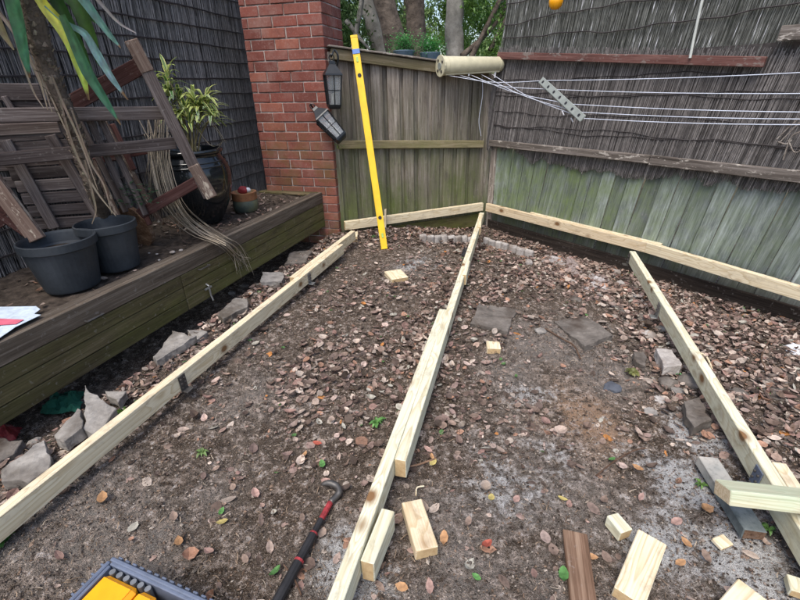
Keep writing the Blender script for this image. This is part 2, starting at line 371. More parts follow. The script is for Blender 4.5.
def build_ground():
    st = 0.012; x0, x1, y0, y1 = -2.6, 3.6, 0.25, 5.4
    nx, ny = int((x1 - x0) / st), int((y1 - y0) / st)
    V, F, cols = [], [], []
    def blob(lst, x, y):
        v = 0
        for (bx, by), r, a in lst: v = max(v, a * math.exp(-((x - bx) ** 2 + (y - by) ** 2) / (2 * r * r)))
        return v
    for j in range(ny + 1):
        for i in range(nx + 1):
            x, y = x0 + i * st, y0 + j * st; z = groundz(x, y)
            p = Vector((x, y, 0))
            z += 0.012 * noise.fractal(p * 11, 0.8, 2.2, 4) + 0.006 * noise.noise(p * 38) + 0.004 * noise.noise(p * 75)
            V.append((x, y, z))
            k = 0.55 + 0.75 * noise.fractal(p * 5, 0.8, 2, 4)
            g = blob(GREY, x, y) * max(0, min(1.3, k + .3)); wv = blob(WHIT, x, y) * max(0, min(1.3, k * 1.25)); pk = blob(PINK, x, y) * max(0, min(1.2, k))
            cols.append((min(1, g), min(1, wv), min(1, pk)))
    for j in range(ny):
        for i in range(nx):
            a = j * (nx + 1) + i; F.append((a, a + 1, a + nx + 2, a + nx + 1))
    m, t, b = mat('bare earth', 1.0, 0.05)
    wc = lambda: coords(t, world=True, rnd=False)
    n1 = noi(t, wc(), 14, 8, 0.72); n2 = noi(t, wc(), 90, 5, 0.75); n0 = noi(t, wc(), 2.6, 7, 0.7, 0.6)
    col = ramp(t, n1, [(0.3, (0.034, 0.024, 0.016)), (0.5, (0.088, 0.064, 0.046)), (0.72, (0.180, 0.142, 0.112))])
    col = mix(t, rng(t, n0, 0.46, 0.62, 0, 0.6), col, (0.165, 0.136, 0.110))
    col = mix(t, rng(t, n0, 0.44, 0.30, 0, 0.75), col, (0.028, 0.020, 0.015))
    a = N(t, 'ShaderNodeAttribute'); a.attribute_name = 'Col'; s = N(t, 'ShaderNodeSeparateColor'); L(t, a.outputs['Color'], s.inputs[0])
    n3 = noi(t, wc(), 26, 8, 0.8)
    def patch(v, lo): return mth(t, 'MULTIPLY', rng(t, mth(t, 'ADD', v, mth(t, 'MULTIPLY', mth(t, 'SUBTRACT', n3, 0.5), 2.6)), lo, lo + .35), rng(t, n2, 0.3, 0.55, 0.35, 1.0))
    col = mix(t, mth(t, 'MULTIPLY', patch(s.outputs[0], -.02), .85), col, (0.27, 0.248, 0.225))
    col = mix(t, mth(t, 'MULTIPLY', patch(s.outputs[2], .0), .85), col, (0.50, 0.32, 0.20))
    col = mix(t, mth(t, 'MULTIPLY', patch(s.outputs[1], .10), .95), col, (0.66, 0.67, 0.67))
    fleck = noi(t, wc(), 330, 2, 0.5); fl2 = noi(t, wc(), 150, 3, 0.6)
    col = mix(t, rng(t, fleck, 0.56, 0.66, 0, 0.85), col, (0.30, 0.26, 0.225))
    col = mix(t, rng(t, fl2, 0.60, 0.70, 0, 0.6), col, (0.24, 0.19, 0.15))
    col = mix(t, rng(t, fleck, 0.45, 0.32, 0, 0.9), col, (0.010, 0.008, 0.006))
    L(t, col, b.inputs['Base Color'])
    bump(t, b, mth(t, 'ADD', n1, mth(t, 'ADD', n2, fleck)), 1.0, 0.012)
    o = meshobj('ground', V, F, m, smooth=True, cols=cols); tag(o, kind='structure')
    # the land outside the yard: one big sheet a little lower, to the horizon
    V = [(x, y, -0.22 - 0.0) for x, y in ((-120, -120), (120, -120), (120, 120), (-120, 120))]
    o = meshobj('terrain', V, [(0, 1, 2, 3)], rough_mat('leafy earth', (0.03, 0.028, 0.015), (0.08, 0.07, 0.04), 3)); tag(o, kind='structure')
build_ground()

# ------------------------------------------------------------------ brick pier
def brick_pier():
    K = Vector((-0.613, 4.383, 0)); ex, ey = -D2, D1          # left along the face, and back
    W, DEP, z0, ch = 0.775, 0.46, -0.10, 0.086
    t0 = thing('brick_pier', K + ex * W / 2 + ey * DEP / 2 + Vector((0, 0, z0)), 'tall red brick pier with pale mortar joints, between the reed wall and the paling fence', 'brick pier')
    def blk(a0, a1, b0, b1, zc, h=0.076):
        A = K + ex * a0 + ey * ((b0 + b1) / 2) + Vector((0, 0, zc)); B = K + ex * a1 + ey * ((b0 + b1) / 2) + Vector((0, 0, zc))
        l = a1 - a0; me = boxmesh(l, b1 - b0, h, 0.004, 0, key='brick')
        o = put('brick', me, frame(A, B) @ Matrix.Translation((U(-.002, .002), U(-.003, .003), U(-.002, .002))) @ Matrix.Rotation(U(-.008, .008), 4, 'Y'), t0, BRICK)
    n = 28
    for k in range(n):
        z = z0 + ch * (k + 0.5)
        e = k % 2; x = 0.0
        first = 0.23 if e else 0.11
        blk(x, x + first, 0, 0.11 if e else 0.23, z); x += first + 0.010
        while x < W - 0.03:
            l = min(0.23, W - x)
            if W - x - 0.24 < 0.05: l = min(0.235, W - x)
            blk(x, x + l, 0, 0.11, z); x += l + 0.010
        y = (0.11 if e else 0.23) + 0.010
        while y < DEP - 0.04:
            l = min(0.23, DEP - y); blk(0, 0.11, y, y + l, z); y += l + 0.010
    hh = n * ch
    A = K + ex * 0.007 + ey * (DEP / 2 + .004); B = K + ex * (W - 0.002) + ey * (DEP / 2 + .004)
    beam('mortar', A + Vector((0, 0, z0 + hh / 2)), B + Vector((0, 0, z0 + hh / 2)), DEP - 0.008, hh - 0.01, MORT, t0, bev=0)
brick_pier()

# ------------------------------------------------------------------ timber fences
Z = Vector((0, 0, 1))
def fence_left():
    Lf = (CORNER - FL).dot(uL); t0 = thing('paling_fence', FL + uL * Lf / 2 - Z * .15, 'weathered grey brown paling fence with mossy rails between the brick pier and the corner', 'fence')
    def top(s): return 1.70 - 0.17 * (s / Lf) - 0.035
    s = -0.10; k = 0
    while s < Lf + 0.03:
        wd = U(0.095, 0.125) if k % 2 == 0 else U(0.09, 0.11)
        off = 0.0 if k % 2 == 0 else 0.026
        c = FL + uL * (s + wd / 2) + nL * (0.010 + off)
        th = U(-.006, .006)
        beam('paling', c - Z * 0.18 - uL * th, c + Z * (top(s) + U(-.012, .006)) + uL * th, wd, 0.015, FENL, t0, up=-nL, bev=0.0025)
        s += wd * (0.80 if k % 2 == 0 else 0.72) ; k += 1
    def rail(name, s0, s1, z0, z1, h, d, off, m):
        a = FL + uL * s0 + nL * off; b = FL + uL * s1 + nL * off
        return beam(name, a + Z * z0, b + Z * z1, d, h, m, t0, bev=0.004)
    rail('rail', 0.0, Lf - .02, 1.665, 1.485, 0.085, 0.034, -0.020, RAILM)
    rail('rail', 0.0, Lf - .03, 0.90, 0.80, 0.075, 0.034, -0.020, RAILM)
    rail('capping', -0.02, Lf - .0, 1.724, 1.545, 0.016, 0.14, 0.012, RAILG)
    rail('plinth', 0.0, Lf - .02, -0.06, -0.06, 0.15, 0.022, -0.013, PLANT)
    p = CORNER - uL * 0.045 - nL * 0.0
    beam('post', p - Z * 0.2 + nL * .075, p + Z * 1.5 + nL * .075, 0.08, 0.09, FENL, t0, up=-nL)
    for z in (0.35, 0.86, 1.62):
        pass
fence_left()
SR = 4.3
def fence_right():
    t0 = thing('green_paling_fence', FR + uR * 2.1 - Z * .2, 'green and bluish grey lichened paling fence along the right side below the brushwood', 'fence')
    c = FR + uR * 0.028 + nR * .010
    beam('corner_post', c - Z * .2, c + Z * 1.55, 0.075, 0.03, RAILG, t0, up=-nR)
    s = 0.02; k = 0
    while s < SR:
        wd = U(0.095, 0.15); c = FR + uR * (s + wd / 2) + nR * (0.012 + U(0, 0.012))
        ln = 0.05 + 0.08 * min(1, s / 0.8) + U(-.02, .02)
        beam('paling', c - Z * 0.2 - uR * ln * 0.35, c + Z * 1.35 + uR * ln * 1.15, wd, 0.015, FENR, t0, up=-nR, bev=0.004)
        s += wd + U(0.001, 0.008); k += 1
    a = FR + uR * 0.03 - nR * .012; b = FR + uR * SR - nR * .012
    beam('plinth', a - Z * 0.13, b - Z * 0.14, 0.022, 0.17, wood_old('damp plinth', (0.02, 0.016, 0.013), (0.05, 0.04, 0.033), (0.09, 0.075, 0.06)), t0, bev=0.004)
    # rails in front of the brushwood
    def rail(p0, p1, h, m, d=0.036, off=0.062, lab=None):
        a = FR + uR * p0[0] - nR * off; b = FR + uR * p1[0] - nR * off
        o = beam('rail', a + Z * p0[1], b + Z * p1[1], d, h, m, t0, bev=0.004)
        if lab: o['label'] = lab
    rail((0.02, 0.815), (1.75, 0.825), 0.065, RAILG); rail((1.754, 0.820), (SR, 0.815), 0.075, RAILG)
    rail((0.05, 1.650), (2.33, 1.49), 0.062, RAILR, lab='rail with faded red paint')
    rail((2.36, 1.645), (SR, 1.60), 0.085, RAILG)
fence_right()

# ------------------------------------------------------------------ brushwood screens
def stalks(P, u, n, s0, s1, zlow, ztop, lean, pitch, ca, cb, rad=(0.0016, 0.0032), depth=0.014, wav=0.004, side=0.012, gap=0, seg=None):
    """thin split stalks, packed, each a wobbly three-sided stick"""
    V, F, cols = [], [], []
    s = s0
    while s < s1:
        s += pitch * U(0.6, 1.4)
        zb, zt = zlow(s), ztop(s)
        if zt - zb < 0.03: continue
        segl = seg or (0.22 if gap else 0.4)
        nseg = max(2, int((zt - zb) / segl)); ph = U(0, 9); r = U(*rad)
        off = U(0, depth); k = U(0, 1) ** 1.3; col = [ca[i] * (1 - k) + cb[i] * k for i in range(3)]
        ln = lean + U(-side, side); base = len(V)
        e0 = U(-.02, .02); e1 = U(-.03, .03)
        for j in range(nseg + 1):
            z = zb + e0 + (zt + e1 - zb - e0) * j / nseg
            ss = s + ln * (z - zb) + wav * math.sin(ph + z * 7) + U(-.0015, .0015)
            p = P + u * ss - n * (off + 0.004 * math.sin(ph * 2 + z * 5)); p.z = z
            kk = U(0.8, 1.15)
            for (a, b) in ((-r, 0), (0, r * 1.2), (r, 0)):
                q = p + u * a - n * b; V.append((q.x, q.y, q.z)); cols.append((col[0] * kk, col[1] * kk, col[2] * kk))
        for j in range(nseg):
            a = base + j * 3; F.append((a, a + 1, a + 4, a + 3)); F.append((a + 1, a + 2, a + 5, a + 4))
    return V, F, cols
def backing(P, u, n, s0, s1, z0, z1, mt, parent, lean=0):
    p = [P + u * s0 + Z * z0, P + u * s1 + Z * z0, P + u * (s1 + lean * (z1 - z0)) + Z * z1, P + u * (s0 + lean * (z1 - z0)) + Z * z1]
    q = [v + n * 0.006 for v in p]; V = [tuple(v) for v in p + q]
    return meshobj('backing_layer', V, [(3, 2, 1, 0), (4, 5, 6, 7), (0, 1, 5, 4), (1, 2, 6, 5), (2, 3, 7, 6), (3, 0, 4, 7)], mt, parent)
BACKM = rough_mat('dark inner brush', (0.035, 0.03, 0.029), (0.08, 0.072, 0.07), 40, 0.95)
def wires(P, u, n, s0, s1, zs, amp, parent, rad=0.0035, off=0.026, slope=0.0, fade=None):
    for z in zs:
        pts = []; k = 0; ph = U(0, 9); nn = int((s1 - s0) / 0.05)
        for i in range(nn + 1):
            s = s0 + (s1 - s0) * i / nn
            zz = z + slope * (s - s0) + amp * (math.sin(ph + s * 3.1) + 0.55 * math.sin(ph * 2 + s * 8.3) + 0.25 * math.sin(s * 21))
            p = P + u * s - n * (off + 0.003 * math.sin(s * 40)); p.z = zz; pts.append(p)
        V, F = tube(pts, rad, 5); meshobj('binding_wire', V, F, WIREM, parent)
def reed_right():
    t0 = thing('brushwood_screen', FR + uR * 2.0 + Z * 0.7, 'lower grey brown brushwood screen with a ragged hem, pinned above the green palings', 'brushwood screen')
    def hem(s):
        return 0.765 - 0.085 * sstep(0.3, 1.2, s) + 0.07 * noise.noise(Vector((s * 2.6, 0, 0))) - 0.02 + 0.07 * noise.noise(Vector((s * 8, 4, 0))) + 0.05 * sstep(1.5, 1.9, s)
    def top(s): return 1.70 - 0.07 * s + 0.02 * noise.noise(Vector((s * 5, 1, 0)))
    V, F, c = stalks(FR - nR * 0.010, uR, nR, -0.12, SR, hem, top, 0.13, 0.0026, (0.085, 0.078, 0.076), (0.29, 0.27, 0.26))
    tag(meshobj('stalks', V, F, STICK, t0, cols=c), kind='stuff')
    backing(FR - nR * 0.003, uR, nR, 0.0, SR, 0.79, 1.6, BACKM, t0, 0.0)
    wires(FR, uR, nR, 0.03, SR, (0.98, 1.13, 1.28, 1.43, 1.00, 1.30), 0.014, t0, 0.0035, 0.026)
    t1 = thing('brushwood_screen', FR + uR * 2.0 + Z * 1.6, 'upper silvery brushwood screen rising above the red rail, with pale glints and wavy binding', 'brushwood screen')
    V, F, c = stalks(FR + nR * 0.012, uR, nR, 0.0, SR, lambda s: 1.58 - 0.06 * s, lambda s: 2.75, 0.12, 0.0028, (0.08, 0.083, 0.074), (0.26, 0.27, 0.25), rad=(0.0016, 0.0028), seg=0.055)
    for i in range(0, len(c), 3):
        if R() < 0.02:
            c[i] = c[i + 1] = c[i + 2] = (0.85, 0.86, 0.9)  # bright glints of light painted into the stalk colours
        elif R() < .3:
            g = U(.55, 1.0); c[i] = c[i + 1] = c[i + 2] = tuple(q * g for q in c[i])
    tag(meshobj('stalks', V, F, STICK, t1, cols=c), kind='stuff')
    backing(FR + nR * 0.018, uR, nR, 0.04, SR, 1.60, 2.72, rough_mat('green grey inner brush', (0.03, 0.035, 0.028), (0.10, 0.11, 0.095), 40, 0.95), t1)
    wires(FR + nR * 0.02, uR, nR, 0.06, SR, (1.78, 1.93, 2.08, 2.23, 2.38, 2.53), 0.016, t1, 0.0045, 0.034)
reed_right()
def reed_left():
    P = Vector((-1.38 - 0.34, 4.59 + 0.09, 0)); u = -D1; n = -D2      # wall runs back towards the camera on the left
    t0 = thing('brushwood_wall', P + u * 2 + Z * .3, 'dark grey brushwood wall with level binding rows behind the potted plants on the left', 'brushwood wall')
    V, F, c = stalks(P, u, n, -1.6, 4.6, lambda s: 0.2, lambda s: 2.65, -0.02, 0.0034, (0.080, 0.075, 0.074), (0.265, 0.25, 0.245), rad=(0.0022, 0.0042), side=0.05, wav=0.008, depth=0.02, gap=1)
    tag(meshobj('stalks', V, F, STICK, t0, cols=c), kind='stuff')
    backing(P + n * .004, u, n, -1.6, 4.6, 0.2, 2.6, BACKM, t0)
    wires(P, u, n, -1.6, 4.6, [0.55 + 0.135 * i for i in range(15)], 0.004, t0, 0.006, 0.030)
reed_left()

# ------------------------------------------------------------------ raised timber planter
def planter():
    e1 = Vector((-0.762, 4.425, 0)); e0 = Vector((-1.71, 1.60, 0)); d = (e1 - e0).normalized(); b = Vector((-d.y, d.x, 0))
    if b.x > 0: b = -b
    s0 = e1 - d * 4.1; zt = 0.45
    t0 = thing('timber_planter', (e0 + e1) / 2 + b * .3 + Z * .1, 'long low raised garden box of dark mossy boards filled with soil along the left', 'planter')
    zs = [(zt - 0.105, zt), (zt - 0.187, zt - 0.108), (zt - 0.270, zt - 0.190), (zt - 0.352, zt - 0.273)]
    jn = e1 - d * 1.97
    for i, (za, zb) in enumerate(zs):
        zc = (za + zb) / 2
        segs = [(s0, e1)] if i == 0 else [(s0, jn - d * .002), (jn + d * .002, e1)]
        for a, c in segs:
            o = beam('board', a + b * 0.018 + Z * zc, c + b * 0.018 + Z * zc, 0.034, zb - za, PLANT if i else PLANTT, t0, bev=0.004, roll=U(-.02, .02))
    # end panel to the pier side
    for za, zb in zs:
        zc = (za + zb) / 2; a = e1 - d * 0.018 + b * 0.038; c = a + b * 0.62
        beam('board', a + Z * zc, c + Z * zc, 0.034, zb - za, PLANT, t0, bev=0.004)
    # thin rim lip and slatted lid on the near half
    a = s0 + b * 0.075 + Z * (zt + .006); c = e1 + b * .075 - d * .12 + Z * (zt + .006)
    beam('rim', s0 + b * 0.068 + Z * (zt - .012), e1 - d * .04 + b * .068 + Z * (zt - .012), 0.062, 0.022, PLANTT, t0, bev=0.004)
    beam('rim', e1 - d * .07 + b * .10 + Z * (zt - .0135), e1 - d * .07 + b * .68 + Z * (zt - .0135), 0.066, 0.022, PLANT, t0, bev=0.004)
    # legs and joist under it, in the dark
    for k in range(5):
        p = e1 - d * (0.12 + k * 0.95) + b * .42; beam('post', p + Z * -.2, p + Z * 0.36, 0.07, 0.07, PLANTD, t0, up=(1, 0, 0))
    # soil inside
    V, F = [], []; nx, ny = 160, 30
    for i in range(nx + 1):
        for j in range(ny + 1):
            p = s0 + d * (0.02 + (4.03) * i / nx) + b * (0.102 + 0.85 * j / ny)
            z = zt - 0.03 + 0.012 * noise.fractal(Vector((p.x * 9, p.y * 9, 0)), 0.8, 2, 4) + 0.02 * (j / ny)
            V.append((p.x, p.y, z))
    for i in range(nx):
        for j in range(ny):
            a = i * (ny + 1) + j; F.append((a, a + 1, a + ny + 2, a + ny + 1))
    o = meshobj('soil', V, F, rough_mat('planter soil', (0.022, 0.017, 0.013), (0.095, 0.075, 0.06), 22, 0.95, 0.9, 0.01), t0, smooth=True)
    # small fittings: two pull handles and a hook
    fa, fb = e1 - d * 0.0, -b
    for px, py in ((93, 317), (203, 267)):
        p = onp(px, py, e0 - b * 0.004, b)
        V, F = tube([p - d * .045, p - d * .045 - b * .02, p + d * .045 - b * .02, p + d * .045], 0.005, 6); meshobj('handle', V, F, DSTEEL, t0)
    p = onp(207, 288, e0 - b * 0.004, b)
    V, F = merge([tube([p + Z * .03, p - b * .02 + Z * .02, p - b * .02 - Z * .05, p - b * .03 - Z * .09], 0.006, 6), tube([p - d * .03 - b * .01, p + d * .03 - b * .01], 0.008, 6)])
    meshobj('hook', V, F, STEEL, t0)
    return e0, e1, d, b
PE0, PE1, PD, PBk = planter()
PT = 0.43      # soil level in the planter

# ------------------------------------------------------------------ deck framing timber
def timber(name, A, B, label, m=PINE, wd=0.045, h=0.09, top=J, group=None, cat='timber joist', end=ENDG, roll=0):
    A = Vector(A); B = Vector(B); A.z = B.z = top - h / 2
    t = thing(name, (A + B) / 2 - Z * h / 2, label, cat, group) if False else None
    o = beam(name, A, B, wd, h, m, None, bev=0.0025, end=end, roll=roll); tag(o, label, cat, group); return o
def sh(p, d):                                       # shift sideways (d metres to the right of the joist direction)
    return p + D2 * d
hw = 0.0225
# left run: near joist, and the lapped one behind it
a = at(0, 511, J); b_ = at(341, 244, J); dl = (b_ - a).normalized(); left_joist = timber('joist', a - dl * 0.5, b_, 'long pale pine joist along the left beside the planter, a steel bracket on it', PINE)
a2 = at(291, 277, J); b2 = at(352, 230.5, J); nl = Vector((-dl.y, dl.x, 0)); 
timber('joist', a + dl * (a2 - a).dot(dl) + nl * 0.048, a + dl * (b2 - a).dot(dl) + nl * 0.048, 'short pine joist lapped behind the far end of the left joist', PINE)
# middle run: near (left) piece, far (right) piece lapped on its right side
m0 = at(335.3, 600, J); m1 = at(443, 309, J); dm = (m1 - m0).normalized(); nm = Vector((dm.y, -dm.x, 0))
timber('joist', m0 - dm * 0.5, m1, 'near half of the middle joist, running from the bottom edge past the steel pry bar', PINEG)
m2 = at(401, 460, J); m3 = at(482, 212.5, J)
A_ = m0 + dm * (m2 - m0).dot(dm) + nm * 0.047
timber('joist', A_, Vector((m3.x, m3.y, J)), 'far half of the middle joist, lapped on the right and reaching the back corner', PINEG)
# right run
r0 = at(632.5, 251, J); r1 = at(793, 506, J); dr = (r1 - r0).normalized(); nr = Vector((-dr.y, dr.x, 0))
timber('joist', r0, r1 + dr * 0.55, 'right joist running from the right bearer down to the right edge', PINEG)
q0 = at(777, 462, J)
timber('joist', r0 + dr * (q0 - r0).dot(dr) + nr * 0.047, r0 + dr * (2.9 + .6) + nr * 0.047, 'short pine length lapped on the outer side of the right joist near the loose beam', PINE)
# bearers: back one, then two on the right
timber('bearer', PA - uL * 0.0 + nL * 0.022, PB + nL * 0.022 - uL * 0.005, 'pale pine bearer along the foot of the grey paling fence', PINE, cat='timber bearer')
Bs = (at(640, 241, J) - PB).normalized(); nB = Vector((-Bs.y, Bs.x, 0)); Bend = at(646, 243, J)
timber('bearer', PB + nB * 0.022 + Bs * .03, PB + Bs * (Bend - PB).dot(Bs) + nB * 0.022, 'orange tinted knotty pine bearer from the back corner to the right joist', PINEO, cat='timber bearer')
c0 = PB + Bs * ((Bend - PB).dot(Bs) + .003) + nB * 0.022; c1 = at(800, 286, J) + nB * .0; dc = (c1 - c0); dc.z = 0; dc.normalize()
timber('bearer', c0, c0 + dc * 3.0, 'pale pine bearer along the green fence from the right joist to the right edge', PINE, cat='timber bearer')
# slim batten lying on the orange bearer where the two meet
w0 = PB + Bs * 0.62 + nB * 0.062; timber('batten', w0, c0 + dc * .1 + nB * 0.04, 'thin pine batten tucked behind the joint of the two right bearers', PINE, wd=0.030, h=0.03, top=J + .006, cat='batten')
# packing blocks
def block(name, pts_top, ztop, h, m, label, cat='timber offcut', tilt=0, group=None, end=ENDG):
    """offcut from the four corners of its top face"""
    P = [at(x, y, ztop) for x, y in pts_top]; A = (P[0] + P[1]) / 2; B = (P[2] + P[3]) / 2
    wd = ((P[0] - P[1]).length + (P[2] - P[3]).length) / 2
    A.z = B.z = ztop - h / 2
    up = Vector((0, 0, 1)) + Vector((U(-1, 1), U(-1, 1), 0)) * tilt
    o = beam(name, A, B, wd, h, m, None, up=up, bev=0.003, end=end, jit=0.002); return tag(o, label, cat, group)
block('offcut', [(402, 502), (421, 499), (439, 546), (415, 552)], 0.055, 0.045, PINEO, 'pine offcut block with pencil lines lying free right of the middle joist')
o = beam('offcut', at(388, 509, .135) - Z * .045, at(367, 562, .135) - Z * .045, 0.043, 0.09, PINEG, None, bev=0.003, end=ENDG, jit=.002); tag(o, 'pine offcut standing on edge against the near part of the middle joist', 'timber offcut')
block('offcut', [(486.5, 341), (499.5, 341), (501, 348.5), (487, 348.5)], 0.045, 0.05, PINE, 'small square pale block standing alone right of the middle joist, below the left stone slab')
block('offcut', [(607, 516), (618, 512), (632, 528), (621, 534)], 0.05, 0.045, PINEG, 'small pale wedge like block between the brown plank and the knotty offcut')
block('offcut', [(638, 532), (667, 541), (645, 602), (613, 590)], 0.055, 0.045, PINE, 'large knotty pine offcut with wavy grain at the bottom edge')
block('offcut', [(711, 537), (723, 534), (735, 543), (722, 549)], 0.02, 0.015, PINE, 'thin square pine chip lying on the white dust under the loose beam')
block('offcut', [(738, 581), (772, 599), (752, 625), (715, 607)], 0.05, 0.04, PINE, 'pale offcut cut off by the bottom edge right of the knotty offcut')
block('offcut', [(786, 574), (806, 578), (812, 596), (792, 590)], 0.04, 0.03, PINEG, 'pale offcut poking in at the bottom right corner')
block('offcut', [(386, 272), (399, 268), (406, 275), (394, 281)], 0.045, 0.04, PINE, 'small pale block lying alone in front of the foot of the yellow level')
block('packing_block', [(350, 232), (358, 231), (357, 236), (349, 237)], 0.058, 0.12, PINE, 'pine packing block under the meeting of left joist and back bearer', 'packing block')
a = m0 + dm * (at(466, 262, J) - m0).dot(dm) - nm * 0.0
o = beam('cleat', at(464.5, 276, J) - Z * .03, at(468, 262, J) - Z * .03, 0.03, 0.085, PINEG, None, bev=.003, end=ENDG); tag(o, 'short pine cleat fixed on the left side of the middle joist near the black glove', 'timber cleat')
o = beam('cleat', at(479, 228, J) - Z * .03, at(480.5, 214.5, J) - Z * .03, 0.035, 0.085, PINE, None, bev=.003, end=ENDG); tag(o, 'short pine cleat beside the middle joist right at the back corner bearer', 'timber cleat')
# stake beside the level foot
p = gat(385.5, 226); q = PA + uL * (0.43) - nL * 0.028
o = beam('stake', Vector((q.x, q.y, -.02)), Vector((q.x + .012, q.y + .01, 0.235)), 0.03, 0.02, PINE, None, up=(1, 0, 0), jit=.003, end=ENDG); tag(o, 'short pale pine stake standing in front of the back bearer beside the yellow level', 'stake')
# brown plank, dark plank, loose beam
block('plank', [(565, 530), (585, 532), (600, 606), (569, 606)], 0.028, 0.022, OLDBRN, 'old weathered brown plank lying on the dirt at the bottom edge', 'plank', end=OLDBRN)
block('plank', [(703, 458), (713, 455), (768, 528), (745, 534)], 0.06, 0.045, rough_mat('grey painted timber', (0.05, 0.065, 0.07), (0.22, 0.25, 0.25), 8, 0.8, 0.4, 0.003, (0.42, 0.40, 0.36)), 'dark grey painted plank on the ground passing under the loose beam', 'plank', end=OLDBRN)
A = at(722, 492, 0.215); B = at(850, 506, 0.205)
o = beam('beam', A, B, 0.085, 0.05, wood_new('green white painted pine', (0.60, 0.56, 0.42), (0.42, 0.38, 0.27), (0.36, 0.50, 0.35), tintamt=0.9), None, bev=.003, end=PINEO, roll=-0.42); tag(o, 'loose pine beam with green smeared face lying across the right joist', 'timber beam')

# steel brackets on the joists
def bracket(center, d, n, label, hh=0.085, m=STEEL, w_=0.045, group=None):
    t = thing('steel_bracket', center - Z * hh / 2, label, 'steel bracket', group)
    nn = n * 0.004
    beam('plate', center - d * w_ / 2 + nn, center + d * w_ / 2 + nn, 0.004, hh, m, t, bev=0.0008)
    for sx in (-1, 1):
        for sz in (-1, 0, 1):
            p = center + d * (w_ * .25 * sx) + Z * (hh * .28 * sz) + nn * 1.5
            V, F = tube([p, p + n * 0.006], 0.005, 8); meshobj('bolt', V, F, DSTEEL, t)
    f = center - Z * (hh / 2 - .004)
    beam('foot', f - d * w_ / 2 + n * .02, f + d * w_ / 2 + n * .02, 0.04, 0.004, m, t, bev=0.0008)
jn = Vector((dl.y, -dl.x, 0)); base = at(0, 511, J)
for px, py, lab, mm in ((182, 381, 'dull punched steel bracket on the face of the left joist near its middle', DSTEEL), (309, 278, 'small steel bracket on the far part of the left joist', STEEL)):
    g = onp(px, py, base + jn * hw, jn); bracket(Vector((g.x, g.y, J - .052)), dl, jn, lab, 0.088, mm)
jr = -nr
for px, py, lab, mm in ((657, 316, 'grey steel stirrup on the left face of the right joist, halfway along', STEEL), (628, 263, 'dark steel strap at the far end of the right joist under the bearer', DSTEEL), (757, 478, 'dark blue grey steel bracket where the loose beam crosses the right joist', BLUEG)):
    g = onp(px, py, r0 + jr * hw, jr); bracket(Vector((g.x, g.y, J - .06)), dr, jr, lab, 0.10, mm, 0.05)
# stirrup legs into the ground below the two far ones
# ------------------------------------------------------------------ slabs and rubble
def slab(name, pts, ztop, h, m, label, cat='concrete slab', tilt=(0, 0), parent=None, jag=0.010, grp=None):
    P = [at(x, y, ztop) for x, y in pts]; c = sum(P, Vector()) / len(P)
    Q = []
    n = len(P)
    for i in range(n):
        a, b = P[i], P[(i + 1) % n]; k = max(1, int((b - a).length / 0.04))
        for j in range(k): Q.append(a.lerp(b, j / k) + Vector((U(-jag, jag), U(-jag, jag), 0)))
    area = sum(Q[i].x * Q[(i + 1) % len(Q)].y - Q[(i + 1) % len(Q)].x * Q[i].y for i in range(len(Q)))
    if area < 0: Q.reverse()
    bm = bmesh.new(); vs = []
    for q in Q:
        z = (q.x - c.x) * tilt[0] + (q.y - c.y) * tilt[1]; vs.append(bm.verts.new((q.x, q.y, ztop + z + U(-.002, .002))))
    f = bm.faces.new(vs); r = bmesh.ops.extrude_face_region(bm, geom=[f]); 
    for e in r['geom']:
        if isinstance(e, bmesh.types.BMVert): e.co.z -= h; e.co.x += U(-.004, .004)
    bmesh.ops.recalc_face_normals(bm, faces=bm.faces[:])
    bmesh.ops.bevel(bm, geom=[e for e in bm.edges], offset=0.003, segments=1, affect='EDGES')
    bmesh.ops.triangulate(bm, faces=bm.faces[:]); bmesh.ops.subdivide_edges(bm, edges=[e for e in bm.edges if e.calc_length() > .02], cuts=2, use_grid_fill=True)
    bmesh.ops.triangulate(bm, faces=bm.faces[:]); bmesh.ops.subdivide_edges(bm, edges=[e for e in bm.edges if e.calc_length() > .02], cuts=1, use_grid_fill=True)
    bm.normal_update()
    for v in bm.verts: v.co += v.normal * (0.0045 * noise.fractal(v.co * 26, 0.7, 2.1, 4) - .001)
    bm.verts.index_update(); V = [tuple(v.co) for v in bm.verts]; F = [tuple(v.index for v in f.verts) for f in bm.faces]; bm.free()
    o = meshobj(name, V, F, m, parent)
    if not parent: tag(o, label, cat, grp)
    return o
slab('stone_slab', [(478, 304), (518, 309), (508, 331), (470, 323)], 0.035, 0.05, CONCD, 'square dark grey stone slab left of the larger cracked one, beside the middle joist', 'stone slab')
slab('stone_slab', [(554, 320), (586, 316), (613, 335), (584, 347)], 0.03, 0.05, CONCD, 'cracked grey brown slab in the middle of the right bay', 'stone slab', (0.02, -0.03))
slab('stone_slab', [(600, 308), (622, 305), (634, 325), (610, 330)], 0.0, 0.04, CONCD, 'half buried dark slab behind the cracked grey brown slab', 'stone slab')
slab('stone_slab', [(530, 303), (560, 300), (572, 312), (545, 320)], -0.01, 0.04, CONCD, 'flat dark slab nearly covered by leaves between the two bigger slabs', 'stone slab')
slab('concrete_piece', [(154, 354), (173, 331), (196, 338), (157, 359)], 0.075, 0.05, CONC, 'pale triangular concrete piece under the planter edge, beside the steel bracket of the left joist', 'concrete piece', (0.1, 0.05))
slab('concrete_piece', [(188, 330), (208, 331), (197, 339), (190, 336)], 0.05, 0.05, CONC, 'small grey concrete piece touching the far tip of the pale triangular one', 'concrete piece')
slab('concrete_piece', [(216, 315), (236, 297), (248, 299), (248, 306), (224, 318)], 0.08, 0.07, CONC, 'long grey concrete lump with a flat bright top under the planter hook', 'concrete piece')
